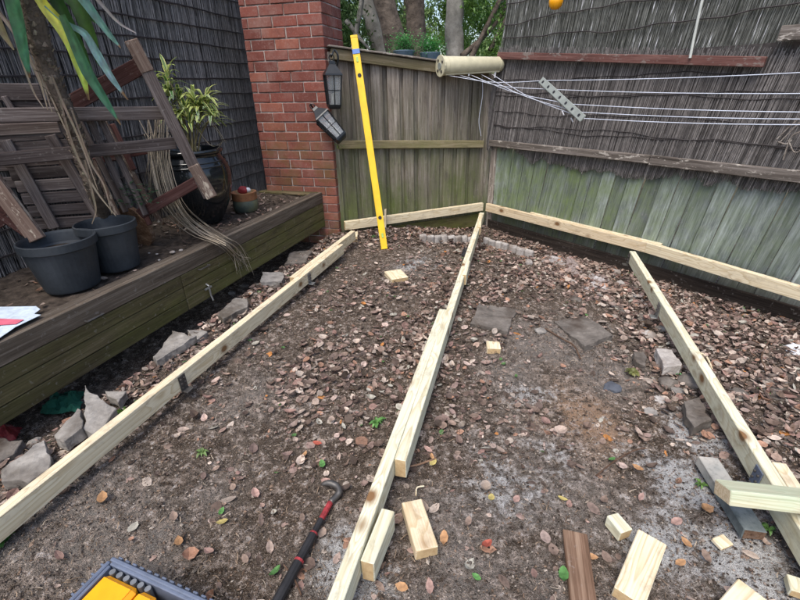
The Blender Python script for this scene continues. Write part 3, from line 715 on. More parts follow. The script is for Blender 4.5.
slab('concrete_paver', [(262, 272), (283, 272), (283, 281), (261, 282)], 0.07, 0.07, CONC, 'small square concrete paver near the far end of the planter', 'paver')
slab('concrete_piece', [(0, 470), (45, 440), (50, 468), (30, 481), (0, 481)], 0.09, 0.05, CONC, 'large pale triangular concrete piece at the left edge below the planter', 'concrete piece', (0.0, 0.05))
slab('concrete_piece', [(-8, 438), (22, 441), (14, 452), (-8, 464)], 0.07, 0.06, CONCD, 'dark concrete piece at the left edge behind the large triangular one', 'concrete piece')
slab('concrete_piece', [(50, 434), (79, 408), (84, 428), (62, 441)], 0.11, 0.06, CONC, 'grey concrete piece leaning beside the green cloth', 'concrete piece', (0.2, 0.1))
slab('concrete_piece', [(86, 394), (115, 408), (94, 433), (84, 426)], 0.12, 0.05, CONC, 'tilted concrete piece with a white edge right of the green cloth', 'concrete piece', (-0.15, 0.2))
slab('concrete_piece', [(105, 391), (127, 390), (117, 404)], 0.08, 0.05, CONC, 'small pointed concrete piece at the far end of the rubble by the green cloth', 'concrete piece')
slab('concrete_piece', [(290, 252), (312, 250), (305, 262), (285, 264)], 0.04, 0.05, CONCD, 'flat brown grey slab between planter end and left joist', 'concrete piece')
slab('concrete_piece', [(682, 402), (700, 396), (712, 420), (692, 428)], 0.055, 0.05, CONCD, 'grey flat stone against the left side of the right joist', 'stone')
slab('concrete_piece', [(632, 350), (645, 352), (648, 366), (635, 362)], 0.03, 0.04, CONCD, 'small black brick end beside the right joist', 'stone')
slab('concrete_piece', [(656, 348), (672, 350), (684, 366), (664, 366)], 0.06, 0.06, CONCP, 'pinkish broken brick piece tucked against the right joist', 'stone')
slab('concrete_slab', [(757, 377), (806, 372), (812, 402), (768, 398)], -0.01, 0.05, CONCD, 'large flat grey slab in the leaves at the right edge', 'concrete slab')
slab('concrete_slab', [(727, 372), (750, 376), (752, 388), (722, 386)], -0.03, 0.03, CONCD, 'small flat dark slab in the leaves right of the right joist', 'concrete slab')
def stone(px, py, r, m, label, flat=0.6, cat='stone', grp=None):
    p = gat(px, py); V, F = [], []
    bm = bmesh.new(); bmesh.ops.create_icosphere(bm, subdivisions=2, radius=r); sd_ = U(0, 99)
    for v in bm.verts:
        k = 1 + 0.35 * noise.noise(v.co.normalized() * 1.7 + Vector((sd_, 0, 0))) + .1 * noise.noise(v.co.normalized() * 5 + Vector((sd_, 0, 0)))
        v.co = Vector((v.co.x * k, v.co.y * k, v.co.z * k * flat)) + Vector((p.x, p.y, p.z + r * flat * 0.35))
    V = [tuple(v.co) for v in bm.verts]; F = [tuple(v.index for v in f.verts) for f in bm.faces]; bm.free()
    o = meshobj('stone', V, F, m, smooth=False); return tag(o, label, cat, grp)
BLUS = rough_mat('blue grey stone', (0.05, 0.055, 0.07), (0.10, 0.11, 0.13), 8)
stone(612, 388, .045, BLUS, 'dark blue grey flat stone left of the yellow weeds', 0.35)
stone(540, 332, .035, CONC, 'pale grey stone at the left tip of the cracked slab', 0.5)
stone(528, 264, .045, CONCP, 'pale rounded stone in front of the scalloped edging', 0.7)
stone(572, 283, .03, CONCP, 'small pale stone left of the torn plastic bag', 0.7)
stone(616, 273, .04, CONCP, 'pale stone behind the torn plastic bag below the bearer', 0.7)
stone(620, 284, .035, CONCP, 'pale stone right of the torn plastic bag', 0.6)
stone(668, 384, .05, CONCD, 'grey rough stone beside the yellow weeds', 0.5)
stone(690, 383, .06, CONCD, 'rounded brown grey stone touching the right joist', 0.5)
stone(648, 336, .045, CONCP, 'pale tan stone left of the steel stirrup', 0.45)
stone(660, 330, .03, CONC, 'small grey stone under the steel stirrup', 0.7)
stone(36, 444, .03, CONC, 'small grey stone between the two concrete pieces at the left edge', 0.7)
stone(245, 287, .03, CONCD, 'small dark stone under the planter near the square paver', 0.7)
stone(232, 294, .03, CONC, 'small pale stone at the back of the long concrete lump', 0.5)
stone(795, 350, .05, WHITEPL, 'white stone in the leaves at the right edge', 0.5)

for px, py, rr, mm, lab in ((548, 272, .04, CONC, 'flat grey stone half sunk in leaves before the white plastic bag'), (575, 300, .045, CONCD, 'flat dark stone half sunk below the torn plastic bag'), (600, 296, .03, CONC, 'small grey stone just below the torn plastic bag'), (632, 296, .04, CONCP, 'pale flat stone left of the right joist near its far end'),
        (640, 318, .05, CONCD, 'dark flat stone left of the steel stirrup'), (678, 392, .035, CONC, 'pale grey chip between the rough stone and the flat stone'), (660, 400, .03, CONCP, 'small pale stone in the white dust by the yellowish weeds'), (738, 395, .05, CONCD, 'dark flat stone in the leaves right of the right joist'), (650, 412, .03, CONC, 'small grey stone at the edge of the white dust')):
    stone(px, py, rr, mm, lab, 0.35)
# scalloped concrete edging
def edging(x0, y0, x1, y1, n, label):
    A = gat(x0, y0); B = gat(x1, y1); d = (B - A); l = d.length; d = d.normalized(); nn = Vector((d.y, -d.x, 0))
    t = thing('edging_block', (A + B) / 2, label, 'garden edging')
    w_ = l / n
    for k in range(n):
        c = A + d * (w_ * (k + .5)); z0, hgt = c.z - .05, 0.125; V, F = [], []; r = w_ * .5
        prof = [(r * math.cos(a), r * .55 * math.sin(a)) for a in [PI * i / 6 for i in range(7)]]
        prof = prof + [(-r, -.03), (r, -.03)]
        m_ = len(prof); tilt = U(-.02, .02)
        for z, s in ((z0, 1), (z0 + hgt - .012, 1), (z0 + hgt + U(-.004, .004), .8)):
            for a, b in prof:
                q = c + d * (a * s * .985) + nn * (b * s) + nn * tilt * (z - z0) * 8; V.append((q.x, q.y, z))
        for j in range(2):
            for i in range(m_): F.append((j * m_ + i, j * m_ + (i + 1) % m_, (j + 1) * m_ + (i + 1) % m_, (j + 1) * m_ + i))
        F.append(tuple(range(2 * m_, 3 * m_)))
        meshobj('scallop', V, F, CONCP, t)
edging(420, 242, 448, 243, 4, 'left length of pale scalloped concrete edging left of the middle joist')
edging(449, 243, 474, 244, 4, 'length of pale scalloped edging touching the middle joist on its left')
edging(483, 244, 507, 251, 4, 'length of pale scalloped edging right of the middle joist')
edging(508, 252, 532, 259, 3, 'last length of pale scalloped edging, angled towards the green fence')

# plastic rubbish, cloth, glove
def crumple(name, pts, h, m, label, cat, amp=0.03, res=14, z=None):
    """a crumpled sheet over a quad given by four picture points"""
    P = [gat(x, y) for x, y in pts]; V, F = [], []; sd_ = U(0, 50)
    for i in range(res + 1):
        for j in range(res + 1):
            a, b = i / res, j / res; p = P[0].lerp(P[1], a).lerp(P[3].lerp(P[2], a), b)
            e = min(a, 1 - a, b, 1 - b); k = noise.fractal(Vector((p.x * 14 + sd_, p.y * 14, 0)), 0.7, 2.2, 4)
            V.append((p.x + .015 * noise.noise(Vector((a * 6 + sd_, b * 6, 1))), p.y + .015 * noise.noise(Vector((a * 6, b * 6 + sd_, 2))), (z if z is not None else p.z) + 0.006 + h * (min(1, e * 5)) * (0.55 + k)))
    n = res + 1
    for i in range(res):
        for j in range(res): a = i * n + j; F.append((a, a + n, a + n + 1, a + 1))
    nv = len(V); V += [(v[0], v[1], v[2] - 0.003) for v in V[:nv]]; F += [tuple(q + nv for q in reversed(f)) for f in F[:]]
    o = meshobj(name, V, F, m); return tag(o, label, cat)
crumple('plastic_bag', [(541, 262), (566, 268), (568, 260), (545, 255)], .022, rough_mat('dirty white plastic', (.22, .20, .19), (.50, .48, .47), 14, .5, c3=(.16, .12, .10)), 'crumpled dirty white plastic bag behind the leaves between edging and torn bag', 'plastic bag')
crumple('plastic_bag', [(583, 290), (611, 293), (608, 276), (590, 274)], .03, rough_mat('pale torn plastic', (.2, .17, .16), (.58, .56, .56), 16, .45, c3=(.18, .12, .10)), 'torn pale plastic bag of rubbish left of the far end of the right joist', 'plastic bag')
crumple('cloth', [(562, 262), (575, 280), (583, 272), (570, 255)], .02, rough_mat('dirty pink cloth', (.2, .16, .15), (.38, .32, .3), 12, .9), 'dirty pinkish rag lying between the two plastic bags', 'rag')
crumple('green_cloth', [(40, 415), (80, 412), (84, 392), (52, 396)], .05, GREENC, 'dark green cloth stuffed under the planter at the left', 'cloth')
crumple('red_bag', [(-12, 446), (16, 440), (22, 428), (-12, 428)], .06, REDM, 'dark red bag in the shade under the planter at the left edge', 'bag')
crumple('glove', [(461, 256), (469, 258), (471, 250), (463, 249)], .045, DKPL, 'small black work glove lying left of the middle joist', 'glove', res=8)
stone(466, 258, .016, WHITEPL, 'small white blue plastic cap beside the black glove', 0.8, 'cap')
crumple('plastic_bag', [(786, 352), (800, 358), (803, 347), (790, 343)], .02, WHITEPL, 'scrap of white plastic in the leaves at the right edge', 'plastic scrap', res=8)

# ------------------------------------------------------------------ yellow level
def level():
    foot = Vector((-0.150, 3.935, groundz(-.15, 3.93) + .003)); ft = at(384.5, 249, foot.z); foot = Vector((ft.x, ft.y, foot.z))
    tp = onp(354, 37, FL - nL * 0.055, nL)
    t = thing('spirit_level', foot, 'long yellow spirit level standing on the dirt and leaning against the fence', 'spirit level')
    d = (tp - foot).normalized(); fr = (-ray(370, 150)).normalized()
    wd = 0.060; l = (tp - foot).length
    beam('body', foot, tp, wd, 0.028, YEL, t, up=fr, bev=0.003)
    y = (Vector(fr) - d * fr.dot(d)).normalized()
    sx = d.cross(y)
    for s in (-1, 1): beam('edge_rail', foot + sx * s * wd * .47 + d * .02, tp + sx * s * wd * .47 - d * .02, 0.006, 0.034, YEL, t, up=fr, bev=0.001)
    for f in (0.07, 0.5, 0.90):
        c = foot + d * l * f + y * 0.015; beam('vial', c - d * .022, c + d * .022, .018, .008, plain('vial green', (.35, .50, .12), .15), t, up=fr, bev=.002) if f != .5 else None
    for f in (0.16, 0.83):
        c = foot + d * l * f + y * 0.0155
        V, F = tube([c - y * .004, c + y * .003], 0.017, 14); o = meshobj('hanging_hole', V, F, DKPL, t)
    c = foot + d * l * 0.49 + y * .015; 
    beam('end_cap', tp - d * .01, tp + d * .012, wd + .004, 0.032, YEL, t, up=fr); 
    beam('end_cap', foot - d * .0, foot + d * .012, wd + .004, 0.032, YEL, t, up=fr)
    c = foot + d * l * 0.935 + y * .016; beam('blue_tape', c - d * .02, c + d * .02, wd + .006, 0.006, plain('blue tape', (.10, .2, .5)), t, up=fr)
level()

# ------------------------------------------------------------------ clothes line
def clothes_line():
    A = onp(441, 66, FL - nL * 0.13, nL); B = onp(501, 64.5, FL - nL * 0.13, nL); d = (B - A).normalized()
    t = thing('clothesline_reel', (A + B) / 2, 'cream retractable clothesline reel fixed on the fence corner', 'clothesline reel')
    V, F = tube([A, A + d * .02, A + d * .3, B - d * .02, B], [.072, .084, .078, .070, .062], 32); meshobj('housing', V, F, CREAM, t, smooth=True)
    for f_ in (.07, .93): V, F = tube([A.lerp(B, f_), A.lerp(B, f_) + d * .006], .086 - .014 * f_, 32); meshobj('seam', V, F, CREAM, t)
    V, F = tube([A - d * .012, A + d * .004], .094, 20); meshobj('end_plate', V, F, CREAM, t)
    V, F = tube([A - d * .02, A - d * .010], .030, 12); meshobj('spindle', V, F, GREYPL, t)
    for a in (0.6, 2.2, 3.9, 5.3):
        s = d.cross(Z).normalized(); c = A + (s * math.cos(a) + Z * math.sin(a)) * .058 - d * .012
        V, F = tube([c - d * .004, c + d * .002], .013, 8); meshobj('end_slot', V, F, DSTEEL, t)
    low = [A.lerp(B, f) - Z * 0.085 - nL * 0.03 for f in (.1, .28, .46, .64, .82)]
    beam('slot_bar', A + d * .03 - Z * .072 - nL * .03, B - d * .04 - Z * .060 - nL * .03, .03, .02, CREAM, t)
    beam('wall_bracket', A + d * .06 + nL * .06, B - d * .3 + nL * .06, .07, .09, GREYPL, t)
    # spreader bar
    E1 = atd(541, 80, 4.05); E2 = atd(583, 119, 3.35)
    t2 = thing('line_spreader', (E1 + E2) / 2, 'grey punched spreader bar hanging tilted on the clothesline cords', 'spreader bar')
    beam('bar', E1, E2, 0.055, 0.016, GREYPL, t2, up=(ray(560, 100) * -1), bev=.004)
    yv = (-ray(560, 100)).normalized()
    holes = []
    for k in range(7):
        c = E1.lerp(E2, (k + .5) / 7); n_ = (yv - (E2 - E1).normalized() * yv.dot((E2 - E1).normalized())).normalized()
        V, F = tube([c + n_ * .002, c + n_ * .011], .012, 10); meshobj('hole_rim', V, F, DKPL, t2); holes.append(c + n_ * .01)
    # cords
    ends = [(69, 2.55), (90, 2.5), (108.5, 2.42), (115.5, 2.36), (121, 2.3)]
    mids = [(548, 80.5, 4.0), (553, 89.5, 3.9), (569, 104, 3.6), (577, 112, 3.5), (584, 118.5, 3.35)]
    labs = ['uppermost clothesline cord crossing to the top of the right edge', 'second clothesline cord from the top', 'third clothesline cord from the top', 'fourth clothesline cord, crossing the lowest one', 'lowest clothesline cord leaving the low tip of the spreader']
    for k in range(5):
        P0 = low[k] if k < 5 else low[-1]; Mx = atd(*mids[k]); P1 = atd(800, ends[k][0], ends[k][1]); P1 = Mx + (P1 - Mx) * 1.5
        pts = [P0, P0.lerp(Mx, .5) - Z * 0.035, Mx]; c1_ = bez(pts, 8)
        seg = [Mx.lerp(P1, i / 10) - Z * 0.02 * math.sin(PI * i / 10) for i in range(11)]
        V, F = tube(c1_ + seg[1:], 0.0028, 6); o = meshobj('cord', V, F, CORD, t, smooth=True)
    # pegs on the cords under the reel
    for k, (px, py) in enumerate(((460, 70), (469, 72), (495, 74))):
        c = onp(px, py, FL - nL * .17, nL)
        t3 = thing('clothes_peg', c - Z * .03, ['white plastic peg hanging nearest the reel end plate', 'white peg hanging under the middle of the reel', 'white peg hanging at the right end of the reel'][k], 'clothes peg', 'pegs under the reel')
        beam('peg_half', c - Z * .035 - d * .004, c + Z * .035 - d * .007, .008, .010, WHITEPL, t3, up=nL); beam('peg_half', c - Z * .035 + d * .004, c + Z * .035 + d * .007, .008, .010, WHITEPL, t3, up=nL)
    for k, (px, py) in enumerate(((562, 111), (571, 118))):
        c = atd(px, py, 3.55)
        o = beam('line_clip', c, c + Vector((.02, 0, -.03)), .008, .008, WHITEPL); tag(o, ['small white clip left on the underside of the spreader bar', 'small white clip near the low tip of the spreader bar'][k], 'clip')
    P = [onp(x, y, FL - nL * 0.05, nL) for x, y in ((482, 76), (482.5, 95), (479, 120), (481, 136))]
    V, F = tube(bez(P, 6), 0.003, 6); o = meshobj('pull_cord', V, F, CORD, t)
clothes_line()
# thin white conduit on the upper brushwood
P = [onp(x, y, FR - nR * 0.09, nR) for x, y in ((706, -14), (700, 10), (694, 38), (690, 58))]
V, F = tube(bez(P, 5), 0.009, 8); o = meshobj('thin_pipe', V, F, plain('off white pipe', (.50, .52, .48), .5)); tag(o, 'thin off white pipe running up the upper brushwood from the red rail', 'pipe')
# amber lantern at the top of the picture
def amber():
    c = onp(556, 2, FR - nR * 0.22, nR)
    t = thing('amber_lantern', c - Z * .05, 'amber glass ornament hanging at the top in front of the upper brushwood', 'hanging ornament')
    V, F = lathe([(0.001, -.055), (.03, -.05), (.05, -.03), (.058, 0), (.055, .03), (.038, .05), (.02, .06)], 16, c); meshobj('glass', V, F, AMBER, t, smooth=True)
    V, F = lathe([(.024, .058), (.028, .065), (.012, .085), (.001, .09)], 12, c); meshobj('cap', V, F, LANT, t)
    top = c + nR * .2; V, F = tube([c + Z * .085, c + Z * .4, c + nR * .24 + Z * .42], .003, 6); meshobj('hanger', V, F, LANT, t)
amber()

# ------------------------------------------------------------------ wall lanterns
def lantern(c, ax, sc, label, bracket_to=None):
    """c: centre of the body, ax: axis pointing to the roof"""
    ax = Vector(ax).normalized(); rot = Vector((0, 0, 1)).rotation_difference(ax).to_matrix(); T = lambda x, y, z: c + rot @ Vector((x * sc, y * sc, z * sc))
    t = thing('lantern', c - Z * .12 * sc, label, 'lantern')
    def fr(r0, z0, r1, z1, name, m, thick=None, seg=4):
        V, F = [], []
        for r, z in ((r0, z0), (r1, z1)):
            for k in range(seg):
                a = PI / 4 + 2 * PI * k / seg + .3; V.append(tuple(T(r * math.cos(a), r * math.sin(a), z)))
        F = [(k, (k + 1) % seg, seg + (k + 1) % seg, seg + k) for k in range(seg)] + [tuple(range(seg))[::-1], tuple(range(seg, 2 * seg))]
        return meshobj(name, V, F, m, t)
    fr(.062, -.13, .066, -.115, 'base', LANT); fr(.050, -.145, .062, -.130, 'foot', LANT)
    fr(.088, .075, .084, .085, 'eave', LANT); fr(.084, .085, .030, .145, 'roof', LANT); fr(.032, .145, .026, .165, 'vent', LANT)
    V, F = tube([T(.018 * math.cos(a), 0, .185 + .022 * math.sin(a)) for a in [i * PI / 5 for i in range(11)]], .004 * sc, 6); meshobj('ring', V, F, LANT, t)
    cr = []
    for k in range(4):
        a = PI / 4 + PI / 2 * k + .3; cr.append(((.060 * math.cos(a), .060 * math.sin(a)), (.078 * math.cos(a), .078 * math.sin(a))))
    for k in range(4):
        (a0, a1), (b0, b1) = cr[k]; p, q = T(a0, a1, -.115), T(b0, b1, .076); V, F = tube([p, q], .0055 * sc, 5); meshobj('corner_bar', V, F, LANT, t)
        (c0, c1), (d0, d1) = cr[(k + 1) % 4]
        V, F = tube([T((a0 + c0) / 2, (a1 + c1) / 2, -.115), T((b0 + d0) / 2, (b1 + d1) / 2, .076)], .0035 * sc, 5); meshobj('mullion', V, F, LANT, t)
        zz = .0; mm = .069 / .0785; 
        V, F = tube([T(b0 * .86, b1 * .86, -.02), T(d0 * .86, d1 * .86, -.02)], .003 * sc, 5); meshobj('cross_bar', V, F, LANT, t)
        s = .93; Vp = [tuple(T(x * s, y * s, z)) for x, y, z in ((a0, a1, -.114), (c0, c1, -.114), (d0, d1, .074), (b0, b1, .074))]
        meshobj('pane', Vp, [(0, 1, 2, 3)], GLASS, t)
    V, F = lathe([(.001, 0), (.022, 0), (.022, .07), (.001, .075)], 12); V = [tuple(T(x, y, z - .114)) for x, y, z in V]; meshobj('candle', V, F, plain('candle wax', (.55, .53, .48)), t)
    if bracket_to:
        V, F = tube([T(0, 0, .2)] + [Vector(q) for q in bracket_to], .008, 6); meshobj('hook', V, F, LANT, t)
    return t
K = Vector((-0.613, 4.383, 0))
c1 = onp(333, 87, K + D2 * .0 - D1 * .10, D1)
h0 = onp(331, 52, K - D1 * .05, D1); 
lantern(c1, (0.03, 0, 1), 1.22, 'black metal lantern hanging upright at the corner of the brick pier', [onp(331, 57, K - D1 * .09, D1), onp(334, 50, K - D1 * .06, D1), onp(336, 52, K + D1 * .0 + D2 * .03, D1)])
pp = onp(329, 50, K + D1 * .06 + D2 * .01, D1)
c2 = onp(329.5, 125, K - D1 * .11, D1)
ad = (onp(318, 112, K - D1 * .11, D1) - onp(341, 137, K - D1 * .11, D1))
lantern(c2, ad, 1.18, 'second black lantern hanging tipped over below the upright one', [onp(319, 118, K - D1 * .02, D1), onp(322, 120, K + D1 * .02, D1)])
# back plate and scroll by the fence top
V, F = tube(bez([onp(x, y, K - D1 * .03 + D2 * .02, D1) for x, y in ((335, 50), (338, 56), (337, 66), (333, 70))], 5), .009, 6); o = meshobj('iron_hook', V, F, LANT); tag(o, 'black iron wall hook at the top of the fence beside the brick pier', 'hook')

# ------------------------------------------------------------------ plants helpers
def blade(P, widths, up=(0, 0, 1), col=(0.1, 0.2, 0.05), col2=None, fold=0.25, n=10, stripe=None):
    """strap leaf along the curve through P"""
    c = bez(P, n); V, F, cols = [], [], []; m_ = len(c)
    for i, p in enumerate(c):
        t = i / (m_ - 1); k = t * (len(widths) - 1); a = int(min(k, len(widths) - 2)); wd = widths[a] + (widths[a + 1] - widths[a]) * (k - a)
        d = (c[min(i + 1, m_ - 1)] - c[max(i - 1, 0)]).normalized(); s = d.cross(Vector(up))
        if s.length < .05: s = d.cross(Vector((1, .2, 0)))
        s.normalize(); nn = s.cross(d)
        for f in (-1, -.5, 0, .5, 1):
            q = p + s * wd * f + nn * wd * fold * abs(f); V.append(tuple(q))
            cc = col if col2 is None else tuple(col[j] * (1 - t) + col2[j] * t for j in range(3))
            if stripe and abs(f) == 1: cc = stripe
            if not stripe and f == 0: cc = tuple(q_ * 1.25 for q_ in cc)
            if not stripe and m_ > 20 and t > .93: cc = (.16, .10, .05)
            if not stripe and m_ > 20: cc = tuple(q_ * (.8 + .5 * noise.noise(Vector((t * 9, f * 2, c[0].x * 7)) )) for q_ in cc)
            cols.append(tuple(x * U(.9, 1.1) for x in cc))
    for i in range(m_ - 1):
        for j in range(4): a = i * 5 + j; F.append((a, a + 1, a + 6, a + 5))
    return V, F, cols
def addm(acc, vfc):
    V, F, c = vfc; o = len(acc[0]); acc[0].extend(V); acc[1].extend([tuple(i + o for i in f) for f in F]); acc[2].extend(c)

# pots
def nursery_pot(c, r, h, label):
    t = thing('black_plastic_pot', c, label, 'plant pot')
    V, F = lathe([(0.001, 0), (r * .72, 0), (r * .74, .01), (r * .93, h - .045), (r * .95, h - .045), (r * 1.0, h - .04), (r * 1.0, h), (r * .95, h + .003), (r * .93, h - .01), (r * .90, h - .06), (r * .82, h - .10)], 40, c); meshobj('shell', V, F, BLKPL, t, smooth=False)
    V = [(c.x + rr * math.cos(a), c.y + rr * math.sin(a), c.z + h - .075 + .02 * noise.noise(Vector((rr * 9, a * 2, c.x)))) for rr in (r * .88, r * .6, r * .3) for a in [2 * PI * i / 24 for i in range(24)]] + [(c.x, c.y, c.z + h - .07)]
    F = [(j * 24 + i, j * 24 + (i + 1) % 24, (j + 1) * 24 + (i + 1) % 24, (j + 1) * 24 + i) for j in range(2) for i in range(24)] + [(48 + i, 48 + (i + 1) % 24, 72) for i in range(24)]
    meshobj('soil', V, F, POTSOIL, t, smooth=True); return t
pc1 = atd(70, 281, 2.13); pc1 = at(74, 285, PT + .012)
nursery_pot(pc1, 0.178, 0.27, 'near black plastic nursery pot on the planter beside the folded paper')
pc2 = at(119, 266, PT + .012)
nursery_pot(pc2, 0.160, 0.275, 'far black plastic nursery pot holding the yucca trunk')
# glazed urn
uc = at(206, 221, PT + .01); UH = 0.56
tu = thing('glazed_urn', uc, 'big glossy black glazed urn on the planter holding the variegated plant', 'urn')
V, F = lathe([(.001, 0), (.125, 0), (.13, .01), (.165, .06), (.22, .17), (.252, .28), (.262, .36), (.255, .42), (.235, .47), (.214, .505), (.208, .52), (.222, .53), (.232, .545), (.228, .56), (.212, .562), (.200, .55), (.195, .50), (.20, .46)], 56, uc, 0.0); meshobj('shell', V, F, GLAZE, tu, smooth=True)
for z, r in ((.445, .249), (.475, .236)):
    V, F = lathe([(r - .004, z - .008), (r + .006, z), (r - .004, z + .008)], 56, uc); meshobj('glaze_ridge', V, F, GLAZE, tu, smooth=True)
V = [(uc.x, uc.y, uc.z + .485)] + [(uc.x + .198 * math.cos(a), uc.y + .198 * math.sin(a), uc.z + .475) for a in [2 * PI * i / 24 for i in range(24)]]
meshobj('soil', V, [(0, 1 + i, 1 + (i + 1) % 24) for i in range(24)], POTSOIL, tu)
# variegated plant
def variegated():
    base = uc + Z * .48
    t = thing('variegated_plant', base, 'variegated dracaena with yellow striped leaves growing in the glazed urn', 'pot plant')
    cents = [(169, 92, .0), (186, 108, .02), (200, 112, 0), (190, 120, -.05), (168, 76, 0), (205, 100, .02), (179, 98, .05), (178, 118, .0), (196, 104, .0), (212, 116, -.03)]
    acc = ([], [], []); Y0 = uc.y
    for k, (px, py, dy) in enumerate(cents):
        c = atd(px, py, Y0 + dy + .02); low = base + Vector((U(-.04, .04), U(-.04, .04), 0))
        V, F = tube(bez([low, low.lerp(c, .5) + Vector((U(-.03, .03), 0, .02)), c], 6), .006, 6); meshobj('stem', V, F, rough_mat('stem', (.10, .09, .05), (.2, .17, .09)) if k == 0 else bpy.data.materials['stem'], t)
        nl_ = 26 if k not in (4,) else 14
        for i in range(nl_):
            a = U(0, 2 * PI); el = U(-.25, 1.2); l = U(.09, .19); d = Vector((math.cos(a) * math.cos(el), math.sin(a) * math.cos(el), math.sin(el)))
            s0 = c + Vector((U(-.01, .01), U(-.01, .01), U(-.05, .03)))
            P = [s0, s0 + d * l * .5 + Z * .01, s0 + d * l - Z * l * U(.1, .45)]
            y = R(); ctr = (.10, .17, .06) if y < .5 else (.34, .42, .14)
            if k in (0, 6) and R() < .5: ctr = (.07, .16, .05)
            addm(acc, blade(P, [.005, .0125, .011, .001], col=ctr, stripe=(.80, .82, .26) if R() < .8 else (.6, .65, .5), n=4))
    o = meshobj('leaves', acc[0], acc[1], LEAFG, t, cols=acc[2]); o['kind'] = 'stuff'
    acc = ([], [], [])
    for P in (((205, 112), (218, 130), (226, 143)), ((207, 118), (222, 140), (214, 152)), ((196, 128), (212, 146), (226, 140))):
        addm(acc, blade([atd(x, y, Y0 - .03) for x, y in P], [.004, .005, .002], col=(.35, .3, .2), n=6))
    o = meshobj('dead_leaf', acc[0], acc[1], LEAFG, t, cols=acc[2])
variegated()
# small squat pot with flowers
sc_ = at(247, 211, PT)
ts = thing('squat_pot', sc_, 'squat mossy terracotta pot behind the urn holding a red and a white ornament', 'plant pot')
V, F = lathe([(.001, 0), (.085, 0), (.10, .015), (.108, .06), (.105, .10), (.10, .105)], 28, sc_); meshobj('base_bowl', V, F, TERRG, ts, smooth=True)
V, F = lathe([(.10, .103), (.106, .11), (.104, .165), (.108, .17), (.10, .172), (.09, .16), (.08, .14), (.001, .145)], 28, sc_); meshobj('rim_pot', V, F, TERRA, ts, smooth=True)
o = crumple('foil', [(0, 0), (1, 0), (1, 1), (0, 1)], .01, REDM, 'x', 'x') if False else None
def ball(name, c, r, m, parent, lab=None, fl=.8, cat=None):
    bm = bmesh.new(); bmesh.ops.create_icosphere(bm, subdivisions=3, radius=r); s = U(0, 50)
    V = []
    for v in bm.verts:
        k = 1 + .3 * noise.noise(v.co * 22 + Vector((s, 0, 0))); V.append((c.x + v.co.x * k, c.y + v.co.y * k, c.z + v.co.z * k * fl))
    F = [tuple(v.index for v in f.verts) for f in bm.faces]; bm.free(); o = meshobj(name, V, F, m, parent)
    if lab: tag(o, lab, cat)
    return o
ball('red_toy', sc_ + Vector((.0, -.01, .185)), .042, REDM, None, 'shiny red ball like ornament sitting in the squat pot', cat='ornament'); ball('white_toy', sc_ + Vector((.04, -.01, .19)), .026, WHITEPL, None, 'small white ornament next to the red one in the squat pot', cat='ornament')
ball('small_white_stone', at(237, 209, PT + .02), .02, WHITEPL, None, 'small white lump on the soil between urn and squat pot', cat='stone', fl=.5)

